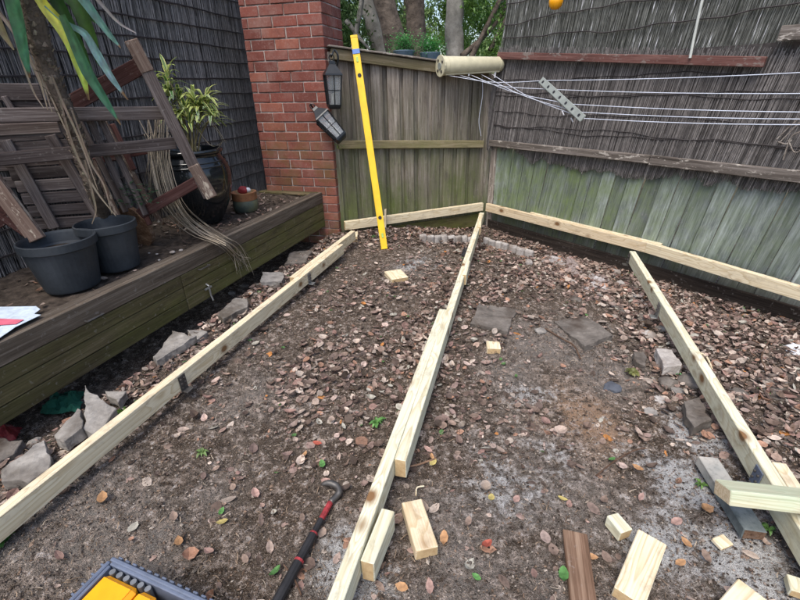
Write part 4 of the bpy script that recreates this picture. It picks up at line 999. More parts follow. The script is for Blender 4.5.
# yucca: trunk with dead leaf bases and strap leaves
def yucca():
    Yb = pc2.y + .02; base = at(107, 222, pc2.z + .21)
    t = thing('yucca', base, 'tall yucca with scaly leaning trunk and long strap leaves, rooted in the far black pot', 'yucca')
    tr = [base - Z * .03, atd(96, 195, Yb + .02), atd(83, 160, Yb + .0), atd(72, 125, Yb - .02), atd(56, 90, Yb - .03), atd(42, 50, Yb - .04), atd(32, 5, Yb - .05), atd(26, -40, Yb - .06)]
    c = bez(tr, 8); rad = [.034 + .014 * i / len(c) for i in range(len(c))]; V, F = tube(c, rad, 12); meshobj('trunk', V, F, BARK, t)
    acc = ([], [], [])
    for i in range(len(c) * 9):                          # old leaf scars
        k = U(0, len(c) - 2); p = c[int(k)].lerp(c[int(k) + 1], k - int(k)); a = U(0, 2 * PI); d = Vector((math.cos(a), math.sin(a), 0)); r = rad[int(k)]
        l = U(.02, .045); q = p + d * r * .8
        g = U(.4, 1.6); addm(acc, blade([q, q + d * .012 + Z * l * .5, q + d * U(.010, .026) + Z * l], [.015, .013, .003], col=(.20 * g, .165 * g, .13 * g), n=2))
    o = meshobj('leaf_bases', acc[0], acc[1], LEAFM, t, cols=acc[2]); o['kind'] = 'stuff'
    Yl = Yb - .12
    G = (.045, .13, .045); GB = (.06, .16, .13); GY = (.42, .48, .06)
    specs = [(((22, -30), (45, 6), (68, 35), (80, 65), (89, 100)), [.012, .020, .027, .022, .003], (.40, .38, .04), (.36, .50, .09), 0),
             (((5, -40), (12, -5), (19, 25), (25, 55), (30, 78)), [.02, .027, .026, .018, .003], G, (.05, .17, .10), -.02),
             (((50, -40), (80, -5), (95, 15), (110, 35), (121, 48)), [.016, .018, .015, .010, .002], GB, (.12, .26, .22), .05),
             (((45, 5), (68, 24), (85, 34), (98, 55), (112, 78), (128, 100)), [.006, .008, .013, .016, .012, .002], GB, (.22, .36, .38), .0),
             (((62, 15), (76, 45), (88, 72), (104, 98), (121, 125)), [.012, .02, .022, .016, .002], (.035, .10, .035), (.06, .20, .12), -.03),
             (((48, -20), (66, 20), (80, 52), (92, 74)), [.02, .03, .03, .01], (.02, .06, .012), (.03, .08, .02), .12),
             (((60, -30), (80, 10), (92, 40), (100, 66)), [.018, .028, .024, .006], (.03, .07, .015), (.04, .09, .02), .15),
             (((80, -20), (98, 0), (118, 22), (136, 33)), [.006, .007, .005, .002], (.14, .13, .12), (.22, .2, .2), .1),
             (((38, -50), (60, -12), (84, 12), (104, 26)), [.02, .022, .016, .003], (.03, .09, .02), (.05, .12, .04), .18),
             (((-20, -40), (-10, 0), (2, 30), (14, 50)), [.02, .022, .016, .003], (.10, .09, .04), (.2, .17, .1), .1)]
    for k, (P, wd, ca, cb, dy) in enumerate(specs):
        V, F, c_ = blade([atd(x, y, Yl + dy) for x, y in P], [q_ * 1.3 for q_ in wd], up=(0, -1, .15), col=ca, col2=cb, n=6, fold=.2)
        o = meshobj('leaf', V, F, LEAFG, t, cols=c_, smooth=True)
        if k == 0: o['label'] = 'yellow green leaf'
    # dry leaves hanging along the trunk
    dry = [(((-2, 10), (20, 40), (38, 75), (48, 110)), .009), (((20, 10), (32, 50), (44, 85), (52, 112)), .006), (((10, 20), (22, 60), (34, 92), (44, 108)), .005), (((30, 20), (40, 70), (55, 105), (75, 150)), .005), (((52, 75), (62, 100), (80, 140), (98, 190)), .006), (((60, 100), (75, 150), (96, 190), (116, 216)), .006), (((72, 110), (90, 160), (104, 185), (112, 214)), .005), (((85, 160), (92, 190), (96, 210), (92, 224)), .006)]
    for P, wd in dry:
        V, F, c_ = blade([atd(x, y, Yb - .07) for x, y in P], [wd, wd * 1.2, wd, .002], up=(0, -1, .3), col=(.16, .13, .10), col2=(.30, .25, .19), n=6, fold=.5); meshobj('dry_leaf', V, F, LEAFG, t, cols=c_)
yucca()

# dried palm flower stalks draped between the chair and the urn and over the planter edge
def fronds():
    t = thing('dried_fronds', at(165, 236, PT), 'bundle of dry straw coloured frond stems draped over the planter edge', 'dried fronds')
    acc = ([], [], [])
    V_, F_ = [], []
    lst = []
    for i in range(34):                                   # long ones sweeping right and over the edge
        a = U(-1, 1); b = U(-1, 1)
        P = [atd(160 + a * 12, 128 + U(-20, 35), 2.98 + b * .05), atd(160 + a * 11, 165 + b * 8, 2.93), atd(172 + a * 12, 205 + b * 6, 2.88), at(196 + a * 9, 228 + b * 7, PT + .05 + U(0, .03)), at(222 + a * 6, 241 + b * 5, PT + .045 + U(0, .02)), onp(236 + a * 6, 252 + b * 8, PE0 - PBk * .03, PBk), onp(240 + a * 9 + i % 3 * 3, 270 + U(-14, 12), PE0 - PBk * .035, PBk)]
        if i % 3 == 0: P = P[:5]
        lst.append((P, U(.0016, .003)))
    for i in range(20):                                   # short ones hanging to the soil
        a = U(-1, 1); P = [atd(152 + U(-14, 16), 110 + U(0, 40), 3.0), atd(158 + a * 14, 180, 2.95), at(165 + a * 22, 232 + U(-10, 8), PT + .02)]
        lst.append((P, U(.0014, .0028)))
    for P, r in lst:
        c = bez(P, 4); V, F = tube(c, [r] * (len(c) - 3) + [r * .8, r * .6, r * .3], 4); g = U(.4, 1.5)
        addm(acc, (V, F, [(.34 * g, .29 * g, .225 * g)] * len(V)))
    o = meshobj('stems', acc[0], acc[1], LEAFM, t, cols=acc[2]); o['kind'] = 'stuff'
fronds()
for k, (px, py, r) in enumerate(((172, 252, .018), (181, 250, .014), (157, 254, .009), (149, 253, .008), (159, 260, .010))):
    ball('pebble', at(px, py, PT + .012), r, CONCP, None, ['largest white pebble in the row on the planter under the fronds', 'white pebble right of the largest one on the planter', 'small pale pebble left of the largest one on the planter', 'tiny pale pebble farthest left on the planter by the pot', 'small pale pebble nearest the planter edge'][k], .45, 'pebble')
# paper at the left edge
def paper():
    P = [(-30, 318), (0, 307), (36, 306), (40, 309), (34, 314), (41, 315), (16, 327), (-6, 341), (-30, 352)]
    V = []; z0 = PT + .032
    for x, y in P: p = at(x, y, z0 + .004); V.append((p.x, p.y, z0 + U(.0, .006)))
    n = len(V); V += [(x, y, z - .002) for x, y, z in V]; F = [tuple(range(n))[::-1], tuple(range(n, 2 * n))] + [(i, (i + 1) % n, n + (i + 1) % n, n + i) for i in range(n)]
    t = thing('leaflet', at(10, 320, z0), 'crumpled pale blue printed leaflet with a pink band lying on the planter', 'leaflet')
    meshobj('sheet', V, F, plain('pale blue paper', (.52, .60, .68), .8, .2, vary=.2, sc=35), t)
    V = [tuple(at(x, y, z0 + .0095)) for x, y in ((-30, 329), (0, 318.5), (24, 319.5), (16, 324), (0, 325), (-30, 336))]
    V2 = [(a, b, c - .001) for a, b, c in V]; meshobj('pink_band', V + V2, [tuple(range(6))[::-1], tuple(range(6, 12))], plain('pink print', (.62, .14, .20), .8, .2), t)
paper()

# ------------------------------------------------------------------ heap of broken garden chairs
def chairs():
    P0 = Vector((-2.28, 2.36, 0)); P1 = Vector((-1.50, 2.72, 0)); u = (P1 - P0).normalized(); n = Vector((-u.y, u.x, 0))
    def q(x, y, dep=0.0): return onp(x, y, P0 + n * dep, n)
    def st(name, a, b, wd, th, m, par, dep=0.0, depb=None):
        A = q(a[0], a[1], dep); B = q(b[0], b[1], dep if depb is None else depb); return beam(name, A, B, th, wd, m, par, up=Vector((-(B - A).z, 0, (B - A).x)).normalized() if False else (B - A).cross(n).normalized(), bev=.004)
    t = thing('broken_chair', q(100, 235), 'weathered wooden garden chair tipped over, its long leg slanting in front of the urn', 'garden chair')
    st('leg', (133, 42), (209, 197), .066, .046, CHAIRM, t, -.05); st('back_rail', (-40, 116), (163, 113), .072, .026, CHAIRM, t, 0.0)
    st('back_rail', (-40, 163), (176, 143), .068, .026, CHAIRM, t, 0.0)
    st('brace', (66, 107), (140, 66), .085, .03, CHAIRR, t, .09, .03)
    st('leg', (200, 180), (140, 214), .064, .036, CHAIRR, t, -.06, .12)
    st('leg_end', (193, 165), (212, 197), .069, .050, CHAIRP, t, -.058)
    st('leg_end', (131, 40), (148, 72), .069, .050, CHAIRP, t, -.052)
    st('leg', (-30, 150), (38, 240), .075, .05, CHAIRP, t, -.12, -.22)
    st('arm', (-20, 196), (30, 232), .075, .032, CHAIRR, t, -.10, -.17)
    st('arm', (-30, 240), (12, 215), .050, .032, CHAIRR, t, -.10, -.14)
    for (a, b, c, d_) in ((60, 119, 108, 212), (88, 116, 130, 208), (100, 118, 146, 215)):
        st('slat', (a, b), (c, d_), .035, .018, CHAIRM, t, .04, .05)
    # second, folded chair behind
    t2 = thing('folded_chair', q(60, 215, .25), 'folded slatted garden chair leaning behind the tipped one with close horizontal slats', 'garden chair')
    dp = .16
    st('frame', (5, 140), (55, 228), .055, .035, CHAIRM, t2, dp - .03); st('frame', (50, 135), (104, 225), .055, .035, CHAIRM, t2, dp - .03)
    for k in range(9):
        y = 120 + k * 12.4; xo = (y - 153) * .55
        st('slat', (2 + xo * .9, y + 5), (74 + xo, y), .066, .016, CHAIRM, t2, dp)
    st('top_rail', (-40, 92), (42, 92), .085, .03, CHAIRM, t2, dp + .02); st('rail', (-40, 132), (60, 127), .060, .03, CHAIRM, t2, dp)
    st('slat', (8, 102), (58, 105), .05, .02, CHAIRM, t2, dp + .03)
    st('slat', (4, 96), (20, 122), .03, .02, CHAIRM, t2, dp)
    for k in range(3): st('slat', (-40, 150 + k * 17), (12 + k * 8, 148 + k * 17), .062, .016, CHAIRM, t2, dp + .04)
    # third: a bundle of loose battens leaning on the wall
    t3 = thing('chair_frame', q(120, 215, .3), 'loose chair frame of thin battens leaning against the brushwood behind the yucca', 'chair frame')
    for k, (a, b, c, d_) in enumerate(((78, 118, 126, 212), (104, 122, 160, 222), (112, 124, 134, 170), (70, 150, 92, 215), (92, 160, 118, 216), (116, 150, 150, 225))):
        st('batten', (a, b), (c, d_), .035, .020, [CHAIRM, CHAIRP, CHAIRR][k % 3], t3, .22 + .02 * k, .20)
    st('rail', (60, 168), (150, 150), .04, .02, CHAIRR, t3, .30)
    # round timber disc edge seen behind the pots
    c = at(132, 250, PT) ; V, F = tube([c + Vector((0, .10, .13)), c + Vector((0.012, .125, .135))], .15, 24); o = meshobj('timber_disc', V, F, OLDBRN); tag(o, 'round wooden disc standing on edge right of the far black pot', 'wooden disc')
    # dim clutter: small weed leaves
    acc = ([], [], [])
    for i in range(60):
        p = q(118 + U(0, 40), 190 + U(-6, 16), .02 + U(-.05, .06)); a = U(0, 6.28); d = Vector((math.cos(a), math.sin(a), U(-.2, .6))) * U(.02, .045); addm(acc, blade([p, p + d * .5, p + d], [.003, .012, .001], col=(.04, .08, .04), n=2))
    o = meshobj('weed', acc[0], acc[1], LEAFG, cols=acc[2]); tag(o, 'small dark green weed growing between the chair pieces left of the fronds', 'weed')
chairs()

# ------------------------------------------------------------------ tools in the foreground
def pry_bar():
    z = .025
    def g(x, y, dz=0): p = gat(x, y); return Vector((p.x, p.y, p.z + z + dz))
    t = thing('pry_bar', gat(310, 540), 'black and red pry bar with a hooked steel end lying left of the middle joist', 'pry bar')
    sh_ = [g(330, 509), g(320, 526), g(300, 561), g(286, 590), g(272, 618)]
    c = bez(sh_, 5)
    hk = bez([g(331, 507), g(337, 501), g(340, 497, .005), g(337, 492, .01), g(330, 490, .014), g(322, 490, .006)], 5)
    V, F = tube(hk, [.013] * (len(hk) - 8) + [.013, .013, .0125, .012, .011, .010, .008, .004], 8); meshobj('hook', V, F, DSTEEL, t, smooth=True)
    def seg(a, b, r, m, nm): V, F = tube([sh_[0].lerp(sh_[2], 0) + (sh_[4] - sh_[0]) * a, sh_[0] + (sh_[4] - sh_[0]) * b], r, 10); meshobj(nm, V, F, m, t, smooth=False)
    seg(-.02, .18, .011, REDM, 'shaft'); seg(.17, .31, .0115, DKPL, 'shaft'); seg(.31, .328, .0145, REDM, 'ring'); seg(.328, .57, .0155, DKPL, 'grip'); seg(.57, .592, .017, REDM, 'ring'); seg(.592, 1.0, .0165, DKPL, 'grip')
pry_bar()
def organiser():
    Zt = .13
    a, b, c = at(112, 560, Zt), at(207, 604, Zt), at(60, 612, Zt)
    ex = (b - a); lx = ex.length; ex.normalize(); ey = Vector((ex.y, -ex.x, 0)); ly = .30; ex_ = ex
    t = thing('organiser_case', (a + ex * .2 + ey * .15) - Z * Zt, 'open blue grey plastic case holding bright amber bins at the bottom left', 'organiser case')
    zb = groundz(a.x, a.y) + .0; lx = .40
    def bx(name, x0, x1, y0, y1, z0, z1, m, bev=.006):
        A = a + ex * x0 + ey * (y0 + y1) / 2; B = a + ex * x1 + ey * (y0 + y1) / 2; zc = (z0 + z1) / 2
        return beam(name, Vector((A.x, A.y, zc)), Vector((B.x, B.y, zc)), y1 - y0, z1 - z0, m, t, bev=bev)
    bx('floor_panel', 0, lx, 0, ly, zb, zb + .02, BLUEG)
    bx('side_wall', 0.003, lx - .003, 0, .012, zb + .02, Zt, BLUEG, .003); bx('side_wall', .003, lx - .003, ly - .012, ly, zb + .02, Zt, BLUEG, .003)
    bx('end_wall', 0, .012, .013, ly - .013, zb + .02, Zt, BLUEG, .003); bx('end_wall', lx - .012, lx, .013, ly - .013, zb + .02, Zt, BLUEG, .003)
    bx('rim', -.004, lx + .004, -.008, .004, Zt - .012, Zt + .006, BLUEG, .003); bx('rim', -.008, .004, .006, ly, Zt - .012, Zt + .006, BLUEG, .003)
    for k in range(13):
        p = a + ex * (.02 + k * .029) - ey * .013; beam('rib', Vector((p.x, p.y, Zt - .045)), Vector((p.x, p.y, Zt + .002)), .006, .016, BLUEG, t, up=ex)
    for k in range(9):
        p = a - ex * .013 + ey * (.02 + k * .03); beam('rib', Vector((p.x, p.y, Zt - .045)), Vector((p.x, p.y, Zt + .002)), .006, .016, BLUEG, t, up=ex)
    for x0, x1 in ((.018, .148), (.154, .222), (.228, .295), (.301, .385)):
        o = bx('bin', x0, x1, .034, ly - .015, zb + .025, Zt + .004 , AMBER, .012)
        bx('bin_lip', x0 + .012, x1 - .012, .046, ly - .03, Zt + .003, Zt + .008, AMBER, .003)
    for k in range(6):
        p = a + ex * (.03 + k * .028) + ey * .024; V, F = tube([Vector((p.x, p.y, Zt - .05)), Vector((p.x, p.y, Zt - .004))], .009, 10); meshobj('steel_bit', V, F, STEEL, t)
organiser()

# ------------------------------------------------------------------ leaf litter, debris, weeds
def density(x, y):
    l, m_, r = x - xl(y), x - xm(y), x - xr(y)
    if r > 0: return 1.0
    if l < 0: return 0.85 * sstep(-.42, -.33, l)
    k = 0.5 + 0.9 * noise.noise(Vector((x * 1.7, y * 1.7, 5)))
    if m_ < 0:
        d = 0.95 * sstep(3.9, 4.3, y) + (1 - sstep(3.9, 4.3, y)) * (0.30 if y > 3.1 else 0.75)
        if y < 1.7: d = .09 + .55 * sstep(1.1, 1.7, y)
        if y < 1.25: d *= sstep(.2, .7, x - xl(y)) * .8 + .1
        if 2.3 < y < 3.9: d *= 0.45 + 0.8 * sstep(-.7, -.1, m_)
        if 1.2 < y < 2.6 and l < .45: d *= .35
    else:
        d = 0.9 * sstep(2.5, 2.9, y) + (1 - sstep(2.5, 2.9, y)) * .42
        if y < 1.5: d = .09 + .3 * sstep(1.25, 1.5, y)
        d += .5 * sstep(-.5, -.1, r) * sstep(1.3, 1.8, y)
        for (bx, by), rr, a in GREY[:3]: d *= 1 - .8 * math.exp(-((x - bx) ** 2 + (y - by) ** 2) / (2 * .2 * .2))
    k += 1.1 * noise.noise(Vector((x * 6.5, y * 6.5, 9)))
    return max(0, d * max(.12, min(1.5, k + .35)))
PAL = [(.31, .225, .18), (.22, .158, .125), (.41, .32, .265), (.14, .10, .08), (.34, .24, .20), (.43, .365, .31), (.09, .066, .052), (.52, .43, .36), (.26, .185, .16), (.18, .132, .11), (.36, .21, .145), (.30, .19, .16), (.47, .36, .31), (.12, .085, .07)]
def leafgeo(p, yaw, l, wd, tilt, roll, curl, col, acc, light=1):
    m = Matrix.Rotation(yaw, 3, 'Z') @ Matrix.Rotation(tilt, 3, 'Y') @ Matrix.Rotation(roll, 3, 'X')
    o = len(acc[0]); rows = ((-.5, .04), (-.22, .85), (.12, 1.0), (.38, .55), (.5, .02))
    cv = curl * l * 1.6
    for a, w_ in rows:
        for s in (-1, 0, 1):
            q = m @ Vector((a * l, s * w_ * wd * .5, cv * (a * a * 2) + (abs(s) * w_ * wd * .25 * (curl * 3) if s else 0)))
            acc[0].append((p.x + q.x, p.y + q.y, p.z + q.z)); k = .82 if s == 0 else 1.05; acc[2].append((col[0] * k, col[1] * k, col[2] * k))
    for i in range(4):
        for j in range(2): a = o + i * 3 + j; acc[1].append((a, a + 3, a + 4, a + 1))
def litter():
    acc = ([], [], []); n = 0
    for _ in range(80000):
        y = U(.45, 5.35); x = U(xl(y) - .75, 3.5)
        s = (Vector((x, y, 0)) - FR).dot(nR); s2 = (Vector((x, y, 0)) - FL).dot(nL)
        if s > -.03 or (s2 > -.03 and x < 1.1): continue
        if x > 0 and y < 1 and x > 2.4: continue
        if R() > density(x, y) * .68: continue
        l = .014 + .040 * R() ** 1.6 if R() < .93 else U(.045, .070); z = groundz(x, y) + U(-.001, .008) + U(0, .022) * min(1, density(x, y))
        c = random.choice(PAL); g = U(.55, 1.25); col = tuple(q * g for q in c); q = R()
        if q < .010: col = (.09, .18, .06); l = min(l, .03)
        elif q < .03: col = (.42, .40, .34)
        elif q < .036: col = (.50, .22, .07)
        leafgeo(Vector((x, y, z)), U(0, 6.3), l, l * (U(.45, .85) if R() < .8 else U(.2, .4)), random.gauss(0, .14 + .17 * min(1, density(x, y))), random.gauss(0, .18 + .22 * min(1, density(x, y))), U(-.2, .35) if R() < .9 else U(.4, .8), col, acc); n += 1
    o = meshobj('leaf_litter', acc[0], acc[1], LEAFM, cols=acc[2]); tag(o, 'layer of dry brown fallen leaves over the dirt', 'leaf litter', kind='stuff')
    # crumbs, bark chips and gravel
    acc = ([], [], [])
    for _ in range(75000):
        y = .45 + 4.8 * R() ** 1.5; x = U(xl(y) - .8, min(3.4, xr(y) + 1.4)); s = (Vector((x, y, 0)) - FR).dot(nR)
        if s > -.02: continue
        z = groundz(x, y) + .004 + 0.010 * noise.fractal(Vector((x, y, 0)) * 11, 0.8, 2.2, 4); r = U(.0014, .0045) if R() < .96 else U(.0045, .008)
        g = U(.5, 1.5); c = random.choice(((.08, .062, .05), (.14, .11, .09), (.05, .038, .03), (.30, .26, .22), (.20, .14, .10), (.24, .2, .17))); col = tuple(q * g for q in c)
        a = U(0, 6.3); e = U(.9, 1.7); ca, sa = math.cos(a), math.sin(a); o_ = len(acc[0])
        for dx, dy, dz in ((-e, 0, 0), (0, -1, .0), (e, 0, 0), (0, 1, 0), (0, 0, 1.1)):
            acc[0].append((x + (dx * ca - dy * sa) * r, y + (dx * sa + dy * ca) * r, z + dz * r)); acc[2].append(col)
        for f in ((0, 1, 4), (1, 2, 4), (2, 3, 4), (3, 0, 4)): acc[1].append(tuple(i + o_ for i in f))
    o = meshobj('gravel', acc[0], acc[1], LEAFM, cols=acc[2]); tag(o, 'crumbs of earth, bark and grit strewn over the yard', 'gravel', kind='stuff')
    # rootlets, needles and bark shreds
    acc = ([], [], [])
    for _ in range(9000):
        y = .45 + 4.6 * R() ** 1.4; x = U(xl(y) - .35, min(3.3, xr(y) + 1.3)); s = (Vector((x, y, 0)) - FR).dot(nR)
        if s > -.03: continue
        z = groundz(x, y) + .010; a = U(0, 6.3); l = U(.008, .035); w_ = U(.0006, .0018); bd = U(-.4, .4); o_ = len(acc[0]); g = U(.4, 1.3); col = tuple(q * g for q in random.choice(((.26, .19, .13), (.14, .09, .06), (.36, .30, .23), (.07, .05, .04))))
        for k in range(4):
            px, py = x + math.cos(a + bd * k) * l * k / 3, y + math.sin(a + bd * k) * l * k / 3; nx, ny = -math.sin(a), math.cos(a)
            for sg in (-1, 1): acc[0].append((px + nx * w_ * sg, py + ny * w_ * sg, z + (.004 if k in (1, 2) else 0))); acc[2].append(col)
        for k in range(3): acc[1].append((o_ + 2 * k, o_ + 2 * k + 1, o_ + 2 * k + 3, o_ + 2 * k + 2))
    o = meshobj('bark_shreds', acc[0], acc[1], LEAFM, cols=acc[2]); tag(o, 'thin rootlets and bark shreds strewn over the earth', 'bark shreds', kind='stuff')
    # litter on the planter soil
    acc = ([], [], [])
    for _ in range(420):
        s = U(.05, 3.9) if R() < .6 else U(.1, 1.4); p = PE1 - PD * s + PBk * U(.11, .8); l = U(.02, .05); c = random.choice(PAL); g = U(.35, .9)
        leafgeo(Vector((p.x, p.y, PT + .01)), U(0, 6.3), l, l * .5, random.gauss(0, .3), random.gauss(0, .3), .2, tuple(q * g for q in c), acc)
    o = meshobj('leaf_litter', acc[0], acc[1], LEAFM, cols=acc[2]); tag(o, 'dry leaves lying on the soil of the planter', 'leaf litter', kind='stuff')
litter()
# bigger single leaves in the foreground, read off the photograph
LV = [(222, 515, 'g'), (234, 490, 'b'), (218, 568, 'p'), (223, 525, 'y'), (276, 575, 'g'), (246, 562, 'b'), (305, 458, 'o'), (278, 463, 'p'), (303, 521, 'b'), (311, 543, 'y'), (241, 526, 'b'), (290, 490, 'p'), (318, 446, 'r'), (362, 466, 'p'), (323, 468, 'g'), (327, 484, 'p'),
      (228, 530, 'y'), (256, 497, 'p'), (263, 488, 'p'), (104, 501, 'o'), (215, 523, 'g'), (180, 545, 'o'), (175, 520, 'b'), (210, 555, 'p'), (491, 501, 'y'), (466, 490, 'o'), (528, 490, 'o'), (516, 502, 'p'), (562, 502, 'y'), (486, 548, 'r'), (444, 542, 'o'), (452, 551, 'o'), (468, 525, 'b'), (503, 577, 'b'), (563, 579, 'g'), (476, 580, 'g'),
      (603, 504, 'b'), (620, 490, 'p'), (637, 471, 'o'), (669, 495, 'o'), (675, 525, 'p'), (705, 512, 'o'), (685, 546, 'o'), (679, 566, 'o'), (705, 560, 'b'), (580, 470, 'b'), (565, 480, 'o'), (611, 462, 'g'), (457, 456, 'b'), (447, 447, 'p'), (428, 452, 'p'), (432, 460, 'o'), (433, 465, 'y'), (464, 454, 'b'), (402, 590, 'o'), (430, 590, 'p'), (625, 575, 'y'), (590, 560, 'o'), (652, 455, 'b'), (640, 500, 'p')]
COLS = {'g': ((.10, .24, .07), 'green'), 'b': ((.26, .19, .15), 'greyish brown'), 'p': ((.40, .26, .22), 'pinkish'), 'y': ((.46, .38, .14), 'yellow'), 'o': ((.42, .24, .12), 'tan orange'), 'r': ((.36, .09, .06), 'red')}
LM = {'the hook of the pry bar': (332, 495), 'the grip of the pry bar': (300, 560), 'the amber bins': (160, 580), 'the lapped end of the middle joist': (400, 470), 'the pencil marked free block': (420, 527), 'the head of the brown plank': (574, 530),
      'the knotty offcut': (650, 560), 'the small wedge like block': (619, 523), 'the tip of the loose beam': (722, 492), 'the thin pine chip': (722, 543), 'the green seedling by the middle joist': (377, 425), 'the pale seedlings in the left bay': (203, 455), 'the near end of the left joist': (60, 500), 'the bottom end of the middle joist': (345, 590)}
used = set()
for x, y, k in sorted(LV, key=lambda q: min((q[0] - a) ** 2 + (q[1] - b) ** 2 for a, b in LM.values())):
    nmk = min(LM, key=lambda q: (LM[q][0] - x) ** 2 + (LM[q][1] - y) ** 2)
    p = gat(x, y); c, nm = COLS[k]; acc = ([], [], []); l = U(.032, .055); g = U(.8, 1.15)
    leafgeo(Vector((p.x, p.y, p.z + .016)), U(0, 6.3), l, l * U(.45, .7), U(-.2, .2), U(-.25, .25), U(.1, .3), tuple(q * g for q in c), acc)
    if (k, nmk) in used: continue
    used.add((k, nmk))
    o = meshobj('fallen_leaf', acc[0], acc[1], LEAFM, cols=acc[2]); tag(o, '%s fallen leaf lying nearest to %s' % (nm, nmk), 'fallen leaf', 'single fallen leaves on the bare earth')
def weed(px, py, n, r, col, label):
    p = gat(px, py); acc = ([], [], [])
    for i in range(n):
        a = U(0, 6.3); d = Vector((math.cos(a), math.sin(a), U(.05, .5))); l = r * U(.3, .7); s = p + Z * .010
        g = U(.7, 1.3); addm(acc, blade([s, s + d * l * .5 + Z * .012, s + d * l], [.002, l * .24, l * .18, .001], col=tuple(q * g for q in col), n=3))
    o = meshobj('weed', acc[0], acc[1], LEAFG, cols=acc[2]); tag(o, label, 'weed')
weed(377, 425, 14, .075, (.13, .30, .08), 'green weed seedling with broad leaves left of the lapped middle joist')
weed(8, 543, 10, .09, (.07, .20, .04), 'glossy green weed at the left edge under the near end of the left joist')
weed(203, 455, 12, .05, (.17, .26, .09), 'pale green weed seedlings in the left bay')
weed(122, 414, 12, .06, (.14, .28, .05), 'bright green weed sprouts between the rubble and the left joist')
weed(632, 375, 50, .06, (.17, .18, .06), 'yellow green weed patch left of the right joist')
weed(677, 376, 7, .05, (.10, .26, .10), 'small green weed leaves against the right joist')
weed(374, 238, 12, .08, (.09, .17, .06), 'small weed tuft right of the packing block by the pier')
weed(203, 369, 7, .04, (.16, .28, .06), 'tiny green weed on the earth beside the punched bracket')
weed(700, 488, 10, .05, (.13, .24, .06), 'small green weed at the tip of the loose beam')
weed(767, 533, 8, .05, (.12, .24, .06), 'small green weed under the loose beam at the right')
weed(342, 147, 1, .01, (.2, .4, .1), 'x') if False else None
acc = ([], [], [])
for i in range(12):
    p = onp(339, 146, K - D1 * .03, D1) + Vector((U(-.03, .03), U(-.02, .02), U(-.03, .03))); a = U(0, 6.3); d = Vector((math.cos(a), math.sin(a), U(-.5, .5))) * .03; addm(acc, blade([p, p + d * .5, p + d], [.003, .011, .001], col=(.32, .42, .12), n=2))
V, F = tube([onp(339, 148, K + D2 * .0 - D1 * .005, D1), onp(337, 140, K - D1 * .02, D1), onp(334, 134, K - D1 * .06, D1)], .003, 5)
o = meshobj('sprig', acc[0], acc[1], LEAFG, cols=acc[2]); tag(o, 'little light green sprig growing from the brick corner below the tipped lantern', 'sprig'); s_ = meshobj('stem', V, F, BARK, o)
# twigs
for k, (P, r, lab) in enumerate((([(595, 480), (612, 466), (632, 455), (644, 452)], .0035, 'thin curved twig in the middle of the right bay'), ([(690, 352), (704, 360), (712, 372)], .005, 'pale stick lying in the leaves right of the right joist'), ([(767, 345), (760, 360), (764, 375)], .004, 'bent thin twig standing in the leaves near the flat grey slab'), ([(545, 330), (560, 340), (573, 350), (580, 362)], .005, 'brown root curling from the left tip of the cracked slab'), ([(285, 570), (295, 583), (302, 598)], .003, 'thin tan twig beside the grip of the pry bar'), ([(416, 500), (417, 492), (424, 489)], .003, 'small splinter of wood at the head of the free pine block'), ([(404, 470), (418, 468), (436, 462)], .004, 'dark twig lying under the lapped end of the middle joist'))):
    pts = [gat(x, y) + Z * U(.012, .03) for x, y in P]; V, F = tube(bez(pts, 5), r, 6); o = meshobj('twig', V, F, OLDBRN if k not in (1, 5) else PINE); tag(o, lab, 'twig')
# tangle of dry vine at the right edge of the brushwood
acc_parts = []
for P in (((800, 122), (790, 132), (780, 142)), ((805, 130), (792, 136), (786, 150), (783, 160)), ((788, 140), (794, 152), (802, 150)), ((778, 142), (786, 144), (792, 140)), ((800, 118), (788, 128), (776, 140))):
    acc_parts.append(tube(bez([onp(x, y, FR - nR * .08, nR) for x, y in P], 5), .005, 5))
V, F = merge(acc_parts); o = meshobj('dry_vine', V, F, RAILG); tag(o, 'tangle of dry grey vine on the brushwood at the right edge', 'dry vine')

